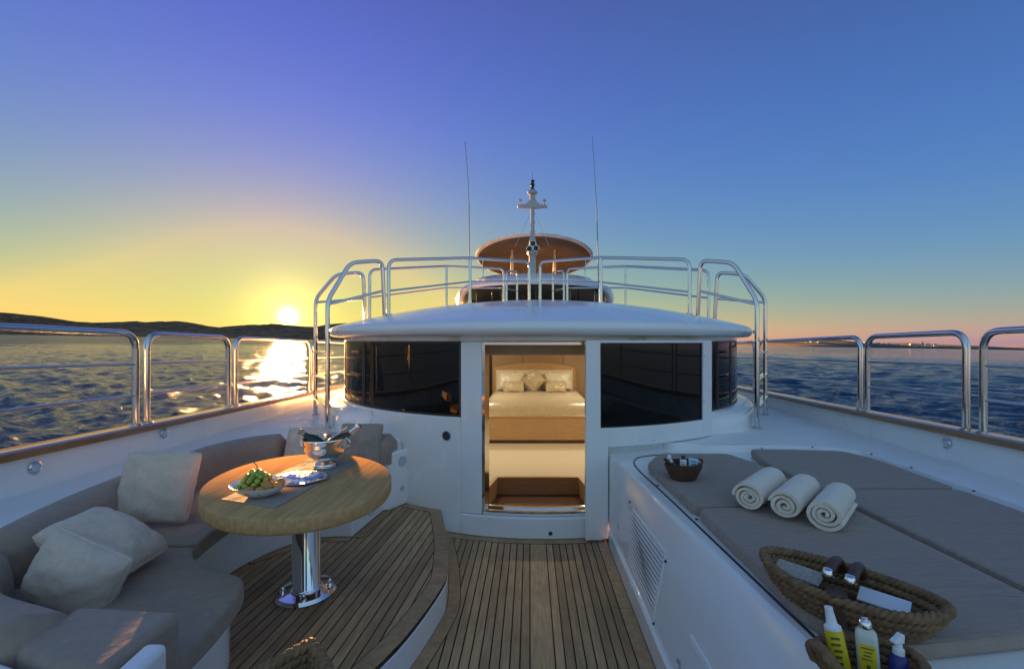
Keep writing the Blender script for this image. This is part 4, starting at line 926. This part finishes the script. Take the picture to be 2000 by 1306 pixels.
# ------------------------------------------------------------------ sunpad locker on the starboard side
ZB = 0.74
box = root('sunpad_locker', 'long white sunpad locker with louvred side and grey cushions', 'sun lounge', (1.7, 2.4, 0))
def wx(y, z):                                     # its inboard face leans outwards towards the bow
    t_ = (3.62 - y) / 2.2; top = 0.685 + 0.19 * t_; bot = 0.675; k = (z - 0.13) / (ZB - 0.13); return bot + (top - bot) * k
ysl = list(np.linspace(YN, 3.75, 30))
rows = [[(wx(y, z), y, z) for z in (0.13, 0.3, 0.5, ZB - 0.02)] + [(wx(y, ZB) + 0.012, y, ZB)] + [(wx(y, ZB) + 0.4, y, ZB)] for y in ysl]
bd = MB()
bd.sweep([[(wx(y, 0.13), y, 0.13), (wx(y, 0.45), y, 0.45), (wx(y, ZB - 0.03), y, ZB - 0.03), (wx(y, ZB) + 0.006, y, ZB - 0.009), (wx(y, ZB) + 0.02, y, ZB), (2.77, y, ZB), (2.77, y, 0.13)] for y in ysl])
bd.build('body', gel, box, sharp=30)
MB().prism([(wx(3.75, ZB), 3.75), (2.77, 3.75), (2.60, 3.83), (1.4, 4.1), (1.05, 3.92), (0.70, 3.80)], 0.13, ZB - 0.001).build('body_end', gel, box)
MB().prism([(0.656, YN), (0.656, 3.62), (0.70, 3.66), (1.2, 3.66), (1.2, YN)], 0.0, 0.1299).build('plinth', gel, box)
# raised coaming line that frames the pad
MB().tube(smoothpath([(wx(0.9, ZB) + 0.035, 0.9, ZB), (wx(1.8, ZB) + 0.060, 1.8, ZB), (wx(2.7, ZB) + 0.085, 2.7, ZB), (wx(3.25, ZB) + 0.095, 3.25, ZB), (0.84, 3.50, ZB), (0.95, 3.64, ZB), (1.2, 3.70, ZB)], 10), 0.006, 8).build('gasket', frame_dark, box)
# louvre
vent = MB()
def fx_(y, z, o_=0.0): return (wx(y, z) - o_, y, z)
for a, b2, c, d in ((2.40, 3.04, 0.525, 0.54), (2.40, 3.04, 0.17, 0.185), (2.40, 2.415, 0.185, 0.525), (3.025, 3.04, 0.185, 0.525)):
    vs = [fx_(y, z, o_) for o_ in (-0.003, 0.006) for (y, z) in ((a, c), (b2, c), (b2, d), (a, d))]
    vent.add(vs, [(0, 1, 2, 3), (4, 7, 6, 5), (0, 4, 5, 1), (1, 5, 6, 2), (2, 6, 7, 3), (3, 7, 4, 0)])
vp = vent.build('louvre_panel', gel, box)
MB().add([fx_(2.41, 0.18, 0.0008), fx_(3.03, 0.18, 0.0008), fx_(3.03, 0.53, 0.0008), fx_(2.41, 0.53, 0.0008)], [(0, 1, 2, 3)]).build('louvre_shade_back', louvre_dark, vp, smooth=False)  # grey sheet painted for the shade between the slats
for k in range(13):
    z = 0.188 + k * 0.0262
    vs = [fx_(2.42, z, 0.001), fx_(3.02, z, 0.001), fx_(3.02, z + 0.002, 0.0075), fx_(2.42, z + 0.002, 0.0075), fx_(2.42, z + 0.0135, 0.001), fx_(3.02, z + 0.0135, 0.001), fx_(3.02, z + 0.010, 0.0075), fx_(2.42, z + 0.010, 0.0075)]
    MB().add(vs, [(0, 1, 2, 3), (4, 7, 6, 5), (0, 4, 5, 1), (1, 5, 6, 2), (2, 6, 7, 3), (3, 7, 4, 0)]).build('slat', gel, vp, smooth=False)
for y, z, r_ in ((3.36, 0.28, 0.018), (2.02, 0.20, 0.022)): disc(box, Vector(fx_(y, z)), (-1, 0, 0), r_, lensglass, 'flush_latch', rim=steel)
for y, z in ((3.10, 0.56), (2.38, 0.50), (2.38, 0.16)): disc(box, Vector(fx_(y, z)), (-1, 0, 0), 0.007, black_p, 'hinge_pin', th=0.01)
for y in (1.75, 2.35, 2.9, 3.35): disc(box, Vector((wx(y, ZB) + 0.105, y, ZB)), (0, 0, 1), 0.007, black_p, 'snap_stud', th=0.006)
MB().sweep([[(wx(y, 0.35) - 0.012, y, 0.345), (wx(y, 0.35) + 0.005, y, 0.345), (wx(y, 0.38) + 0.005, y, 0.375), (wx(y, 0.38) - 0.010, y, 0.372)] for y in np.linspace(1.2, 1.98, 10)]).build('rub_strip', gel, box, bevel=0.004)
def pad(pts, z1=0.80, nm='pad_cushion'):
    f = [(p[0], p[1]) for p in fillet([(x, y, 0) for x, y in pts], 0.06, 5, closed=True)]
    o = MB().prism(f, ZB + 0.002, z1).build(nm, fabric_pad, box, bevel=0.022, seg=4)
    piping(o, f, z1 - 0.0075, fabric_pad)
pad([(0.90, 2.38), (1.75, 2.44), (1.70, 3.22), (1.60, 3.52), (1.05, 3.53), (0.865, 3.22)])
pad([(0.922, 1.43), (1.09, 1.285), (1.80, 1.38), (1.75, 2.428), (0.905, 2.367)])
pad([(1.80, 2.70), (2.655, 2.70), (2.68, 3.38), (2.60, 3.62), (2.18, 3.68), (1.86, 3.69), (1.765, 3.30)], 0.795)
pad([(1.84, 1.38), (2.62, 1.48), (2.65, 2.688), (1.80, 2.688)], 0.795)
pad([(1.0, 0.2), (2.5, 0.2), (2.6, 1.0), (1.0, 0.85)], 0.795) if False else None

# towels
def towel(label, a, b2, r_, seed, turns=3.35, ph0=0.9):
    a, b2 = Vector(a), Vector(b2); ax_ = (b2 - a).normalized(); side = Vector((ax_.y, -ax_.x, 0)); up = Vector((0, 0, 1))
    ro = root('rolled_towel', label, 'towel', ((a + b2) / 2).xy.to_3d() + Vector((0, 0, 0.80)), 'rolled towels on the sunpad')
    n = 150; th = r_ / (turns + 0.85)
    L = (b2 - a).length
    outer, inner_ = [], []
    def sp(phi): return th * 0.42 + th * 1.0 * phi / (2 * math.pi)
    rows = []
    ks = [i / 14 for i in range(15)]
    def pt(phi, rr, k):
        w_ = 1 + 0.02 * noise.noise(Vector((phi, k * 3, seed)))
        bul = 0.012 * noise.noise(Vector((phi * 0.6, seed, 4))) * (1 if k < 0.5 else -1) * abs(2 * k - 1) ** 6
        ang_ = phi + ph0; w_ *= 1 + 0.05 * math.sin(phi * 1.3 + seed); v = side * math.cos(ang_) * rr * w_ + up * math.sin(ang_) * rr * w_ * (0.90)
        return a + ax_ * (k * L + bul) + v
    phis = [2 * math.pi * turns * i / n for i in range(n + 1)]
    path_o = [(p, sp(p) + th * 0.44) for p in phis]; path_i = [(p, max(0.001, sp(p) - th * 0.42)) for p in phis]
    loop = path_o + path_i[::-1]
    secs = []
    for k in ks:
        e = 1 - max(0, abs(2 * k - 1) - 0.9) * 1.2
        secs.append([pt(p, (rr - (sp(p))) * e + sp(p), k) for p, rr in loop])
    mb = MB(); m_ = len(loop); fs = []
    for i in range(len(secs) - 1):
        for j in range(m_): fs.append((i * m_ + j, i * m_ + (j + 1) % m_, (i + 1) * m_ + (j + 1) % m_, (i + 1) * m_ + j))
    last = (len(secs) - 1) * m_
    for j in range(n):
        fs.append((j, m_ - 1 - j, m_ - 2 - j, j + 1)); fs.append((last + j, last + j + 1, last + m_ - 2 - j, last + m_ - 1 - j))
    mb.add([p for s_ in secs for p in s_], fs)
    mb.build('terry_roll', towel_m, ro, sharp=60)
towel('rolled beige towel at the left end of the row, nearest the little wicker bowl', (1.155, 2.30, 0.878), (1.455, 2.60, 0.878), 0.083, 1.0, 3.3, 1.3)
towel('rolled beige towel in the middle of the row of three', (1.275, 2.18, 0.878), (1.565, 2.47, 0.878), 0.081, 5.0, 2.9, 3.6)
towel('rolled beige towel at the right end of the row, nearest the rope basket', (1.40, 2.07, 0.878), (1.68, 2.355, 0.878), 0.085, 9.0, 3.1, 5.2)

# wicker bowl with three toiletries
wb = Vector((1.005, 2.85, 0.80)); wbr = root('wicker_bowl', 'small brown wicker bowl on the far left pad cushion', 'bowl', wb)
for k in range(9):
    z = 0.006 + k * 0.0125; t_ = k / 8; rx = 0.072 + 0.048 * t_ ** 0.8
    MB().tube([wb + Vector((rx * math.cos(a), rx * 0.72 * math.sin(a), z + (0.020 * abs(math.cos(a)) ** 3 if k == 8 else 0))) for a in np.linspace(0, 2 * math.pi, 48, endpoint=False)], 0.0072, 8, closed=True, lobes=2, twist=200, amp=0.25).build('wicker_coil', wicker, wbr)
MB().lathe([(0, 0.002), (0.07, 0.002), (0.07, 0.008), (0, 0.008)], wb, 24, None, 1, 0.72).build('bottom', wicker, wbr)
def text_lines(parent, M, w_, h_, n, m, seed):
    rs = random.Random(seed); mb = MB()
    for k in range(n):
        z = h_ / 2 - h_ * (k + 0.5) / n; x = -w_ / 2 * rs.uniform(0.5, 1.0); xe = w_ / 2 * rs.uniform(0.5, 1)
        while x < xe:
            l_ = rs.uniform(0.05, 0.16) * w_
            mb.add([M @ Vector((x, z, 0)), M @ Vector((min(x + l_, xe), z, 0)), M @ Vector((min(x + l_, xe), z + h_ / n * 0.42, 0)), M @ Vector((x, z + h_ / n * 0.42, 0))], [(0, 1, 2, 3)])
            x += l_ + 0.03 * w_
    return mb.build('print', m, parent, smooth=False)
def tilt_M(p, dirv, face):                       # local z along dirv, local y facing 'face'
    z = Vector(dirv).normalized(); f = Vector(face); y = (f - z * f.dot(z)).normalized(); x = y.cross(z)
    M = Matrix((x, y, z)).transposed().to_4x4(); M.translation = Vector(p); return M
CAMP = Vector((0, 0, EH))
def label_M(M, r_, z):                           # a frame on the front of a bottle: x across, y up the bottle
    L_ = Matrix(((-1, 0, 0, 0), (0, 0, 1, r_), (0, 1, 0, z), (0, 0, 0, 1))); return M @ L_
# white spray, white bottle with black cap, pale blue tube
def spray(label, p, dirv, body_m, s_, group):
    M = tilt_M(p, dirv, CAMP - Vector(p)) @ Matrix.Rotation(R(60), 4, 'Z') @ Matrix.Scale(s_, 4)
    r_ = root('pump_bottle', label, 'bottle', p, group)
    MB().lathe([(0, 0), (0.024, 0), (0.026, 0.004), (0.026, 0.105), (0.020, 0.122), (0.014, 0.126)], (0, 0, 0), 24, M).build('body', body_m, r_)
    c = MB().lathe([(0.0145, 0.120), (0.0165, 0.124), (0.0165, 0.142), (0.011, 0.146), (0.010, 0.160)], (0, 0, 0), 20, M); c.build('collar', white_p, r_)
    hd = MB(); pr = [(-0.016, 0.158), (0.030, 0.160), (0.032, 0.170), (0.014, 0.178), (-0.006, 0.190), (-0.018, 0.184)]
    hd.add([M @ Vector((x, y, z)) for y in (-0.009, 0.009) for x, z in pr], [tuple(range(6)), tuple(range(6, 12))[::-1]] + [(i, (i + 1) % 6, 6 + (i + 1) % 6, 6 + i) for i in range(6)])
    hd.build('pump_head', white_p, r_, bevel=0.003 * s_)
    text_lines(r_, label_M(tilt_M(p, dirv, CAMP - Vector(p)) @ Matrix.Scale(s_, 4), 0.0268, 0.06), 0.03, 0.05, 6, paper if body_m is navy_p else ink_blue, 3)
spray('small navy pump bottle with white head leaning in the wicker bowl', (1.0 - 0.035, 2.86, 0.812), (-0.35, 0.1, 1), navy_p, 0.80, 'toiletries in the wicker bowl')
p = (1.0, 2.84, 0.812); M = tilt_M(p, (0.02, 0.05, 1), CAMP - Vector(p)); r_ = root('lotion_bottle', 'white printed bottle with black cap in the wicker bowl', 'bottle', p, 'toiletries in the wicker bowl')
MB().lathe([(0, 0), (0.021, 0), (0.022, 0.004), (0.022, 0.108), (0.017, 0.120), (0, 0.122)], (0, 0, 0), 24, M).build('body', white_p, r_)
MB().lathe([(0.0125, 0.120), (0.0125, 0.138), (0.010, 0.143), (0, 0.143)], (0, 0, 0), 18, M).build('cap', black_p, r_)
text_lines(r_, label_M(M, 0.0227, 0.085), 0.034, 0.05, 4, ink_blue, 11)
p = Vector((1.055, 2.83, 0.815)); M = tilt_M(p, (0.12, 0.1, 1), CAMP - p); r_ = root('cream_tube', 'pale blue squeeze tube at the right of the wicker bowl', 'tube', p, 'toiletries in the wicker bowl')
rows = []
for k in range(9):
    t_ = k / 8; w_ = 0.021 + 0.010 * t_; d_2 = 0.016 * (1 - t_) + 0.0015
    rows.append([M @ Vector((w_ * math.cos(a), d_2 * math.sin(a), 0.125 * t_)) for a in np.linspace(0, 2 * math.pi, 20, endpoint=False)])
MB().sweep(rows).build('body', cyan_p, r_, sharp=60)
text_lines(r_, label_M(M, 0.0125, 0.085) @ Matrix.Rotation(R(-7), 4, 'X'), 0.045, 0.055, 3, ink_blue, 17)

# rope baskets
def lens_path(c, ax_, L, W, z, n=260, pw=1.25):
    ax_ = Vector(ax_).normalized(); sd = Vector((-ax_.y, ax_.x, 0)); o_ = []
    for i in range(n):
        a = 2 * math.pi * i / n; u = math.cos(a); v = math.sin(a)
        o_.append(Vector(c) + ax_ * (L / 2 * u) + sd * (W / 2 * math.copysign(abs(v) ** pw, v)) + Vector((0, 0, z)))
    return o_
def rope_basket(name, label, c, ax_, L, W, layers, rr, group, flare=0.35, lift=0.03, pw=1.15):
    r_ = root(name, label, 'basket', c, group); c = Vector(c); axn = Vector(ax_).normalized()
    for k in range(layers):
        t_ = k / max(1, layers - 1); f = (1 - flare) + flare * t_ ** 0.7
        pth = lens_path(c, ax_, L * f, W * f, rr + k * rr * 1.72, 420 if layers < 10 else 240, pw)
        pth = [p + Vector((0, 0, lift * t_ * abs((p - c).dot(axn) / (L / 2 * f)) ** 3)) for p in pth]
        MB().tube(pth, rr, 22 if layers < 10 else 14, closed=True, lobes=3, twist=110, amp=0.42).build('rope_coil', rope_m, r_)
    k = 0; pth = lens_path(c, ax_, L * (1 - flare), W * (1 - flare), 0.004)
    MB().prism([(p.x, p.y) for p in pth], c.z + 0.002, c.z + 0.012).build('bottom', wicker, r_)
    return r_
bc = Vector((1.055, 1.455, 0.802)); bax = Vector((0.68, -0.70, 0))
rb = rope_basket('rope_tray', 'long boat shaped rope tray basket with leather straps on the near pad', bc, bax, 0.50, 0.27, 4, 0.0145, 'rope baskets', flare=0.25, lift=0.02, pw=1.05)
sdv = Vector((0.70, 0.68, 0))
for off in (-0.035, 0.025):
    ctr = bc + bax.normalized() * off
    for q in range(1):
        pts = [ctr + sdv * (-0.128), ctr + sdv * (-0.11) + Vector((0, 0, 0.06)), ctr + sdv * (-0.075) + Vector((0, 0, 0.128)), ctr + sdv * 0.0 + Vector((0, 0, 0.140)), ctr + sdv * 0.08 + Vector((0, 0, 0.125)), ctr + sdv * 0.125 + Vector((0, 0, 0.08))]
        MB().tube(smoothpath(pts[2:], 8), 0.017, 12, lobes=3, twist=70, amp=0.2).build('strap', leather, rb)
    MB().lathe([(0, 0.0), (0.017, 0.0), (0.018, 0.010), (0.013, 0.020), (0, 0.024)], pts[2] + Vector((0, 0, 0.004)), 18).build('stud', chrome, rb)
MB().tube([bc + bax.normalized() * -0.005 + sdv * -0.118 + Vector((0, 0, z)) for z in (0.01, 0.06, 0.105)], [0.034, 0.036, 0.03], 14).build('leather_patch', leather, rb)
pchM = frame_M(bc + bax.normalized() * -0.14 + Vector((0, 0, 0.075)), (0.60, -0.75, 0.03), (0.72, 0.60, 0.25))
pch = root('straw_pouch', 'flat woven straw pouch tucked in the left half of the rope tray', 'pouch', bc + bax.normalized() * -0.14 + Vector((0, 0, 0.06)))
MB().box(-0.075, 0.075, -0.035, 0.035, -0.006, 0.006, pchM).build('body', pouch_m, pch, bevel=0.004)
crd = MB().box(-0.065, 0.065, -0.035, 0.035, -0.003, 0.003, frame_M(bc + bax.normalized() * 0.10 + Vector((0, 0, 0.075)), (0.70, -0.70, 0), (0.70, 0.68, 0.2))).build('booklet', paper, bevel=0.001)
props(crd, 'white booklet lying in the right half of the rope tray', 'booklet')

b2c = Vector((0.925, 1.185, 0.742))
rb2 = root('rope_basket', 'round rope basket with sun lotions on the locker edge', 'basket', b2c, 'rope baskets')
for k in range(5):
    t_ = k / 4; rx = 0.085 + 0.030 * t_ ** 0.8
    MB().tube([b2c + Vector((rx * math.cos(a) * 1.1, rx * math.sin(a) * 0.9, 0.013 + k * 0.0195 + 0.01 * math.cos(2 * a) * t_)) for a in np.linspace(0, 2 * math.pi, 110, endpoint=False)], 0.0125, 12, closed=True, lobes=3, twist=95, amp=0.50).build('rope_coil', rope_m, rb2)
MB().lathe([(0, 0.001), (0.085, 0.001), (0.085, 0.010), (0, 0.010)], b2c, 28, None, 1.1, 0.9).build('bottom', wicker, rb2)
hp_ = [b2c + Vector((-0.115, 0.05, 0.06)), b2c + Vector((-0.14, 0.03, 0.11)), b2c + Vector((-0.145, -0.02, 0.135)), b2c + Vector((-0.13, -0.06, 0.11)), b2c + Vector((-0.115, -0.07, 0.05))]
MB().tube(smoothpath(hp_, 10), 0.014, 12, lobes=3, twist=70, amp=0.3).build('handle', rope_m, rb2)
GB = 'sun lotions in the rope basket'
p = Vector((0.872, 1.205, 0.757)); up_ = Vector((-0.12, 0.18, 1)); M = tilt_M(p, up_, CAMP - p) @ Matrix.Scale(0.88, 4)
sb = root('sunscreen_bottle', 'yellow sunscreen bottle with tall white cap in the rope basket', 'bottle', p, GB)
MB().lathe([(0, 0), (0.024, 0), (0.026, 0.005), (0.026, 0.150), (0.0245, 0.156)], (0, 0, 0), 28, M, 1.0, 0.75).build('body', yellow_p, sb)
MB().lathe([(0.0248, 0.155), (0.024, 0.164), (0.017, 0.170), (0.0155, 0.172), (0.0115, 0.212), (0.0125, 0.218), (0.011, 0.221), (0, 0.219)], (0, 0, 0), 24, M, 1.0, 0.85).build('cap', white_p, sb)
text_lines(sb, label_M(M, 0.0200, 0.095), 0.028, 0.09, 5, ink, 5)
p = Vector((0.935, 1.195, 0.757)); up_ = Vector((0.03, 0.16, 1)); M = tilt_M(p, up_, CAMP - p) @ Matrix.Scale(0.93, 4)
lb = root('lotion_bottle', 'clear pale lotion bottle with silver cap and yellow label in the rope basket', 'bottle', p, GB)
rows = []
for z, w_, t_ in ((0.0, 0.026, 0.015), (0.004, 0.028, 0.017), (0.13, 0.028, 0.017), (0.148, 0.026, 0.016), (0.156, 0.017, 0.013)):
    rows.append([M @ Vector((w_ * math.copysign(abs(math.cos(a)) ** 0.5, math.cos(a)), t_ * math.copysign(abs(math.sin(a)) ** 0.5, math.sin(a)), z)) for a in np.linspace(0, 2 * math.pi, 32, endpoint=False)])
MB().sweep(rows).build('body', cream_p, lb, sharp=50)
MB().lathe([(0.0155, 0.156), (0.0165, 0.158), (0.0165, 0.174), (0.014, 0.177), (0.008, 0.178), (0.008, 0.184), (0, 0.185)], (0, 0, 0), 24, M).build('cap', chrome, lb)
LM = label_M(M, 0.0178, 0.07)
lab_o = MB().add([LM @ Vector((x, y, 0)) for x, y in ((-0.020, -0.05), (0.020, -0.05), (0.020, 0.045), (-0.020, 0.045))], [(0, 1, 2, 3)]).build('paper_label', yellow_p, lb, smooth=False)
LM2 = label_M(M, 0.0184, 0.088); text_lines(lab_o, LM2, 0.030, 0.040, 4, ink, 23)
LM3 = label_M(M, 0.0184, 0.05); MB().add([LM3 @ Vector((0.006 * math.cos(a), 0.013 * math.sin(a), 0)) for a in np.linspace(0, 2 * math.pi, 16, endpoint=False)], [tuple(range(16))]).build('leaf_emblem', stem_m, lab_o, smooth=False)
spray('navy pump bottle with white trigger head in the rope basket', (0.985, 1.165, 0.757), (0.10, 0.10, 1), navy_p, 0.82, GB)

tb = rope_basket('rope_basket', 'tall pointed rope basket on the deck platform at the bottom edge', Vector((-0.615, 0.99, 0.001)), (0.05, 1, 0), 0.42, 0.30, 34, 0.0145, 'rope baskets', flare=0.12, lift=0.03, pw=1.9)
q_ = Vector((-0.51, 1.04, 0.78))
for k in range(2):
    MB().tube(smoothpath([q_ + Vector((0.055 + 0.02 * k, -0.05, -0.12)), q_ + Vector((0.075 + 0.02 * k, -0.03, 0.0)), q_ + Vector((0.03, -0.06 - 0.02 * k, 0.05)), q_ + Vector((-0.05, -0.10, 0.03))], 10), 0.013, 12, lobes=3, twist=70, amp=0.3).build('handle', rope_m, tb)
tw = root('folded_towel', 'turquoise folded cloth inside the tall rope basket', 'towel', (-0.63, 0.99, 0.6))
mb, rim = pillow_mesh(0.30, 0.24, 0.10, frame_M((-0.63, 0.99, 0.74), (0.05, 1, 0), (-1, 0.05, 0)), 31, pinch=0.0); mb.build('cloth', turq, tw, sharp=180)
print('objects', len(bpy.data.objects), 'tris', sum(sum(len(p.vertices) - 2 for p in o.data.polygons) for o in bpy.data.objects if o.type == 'MESH'))
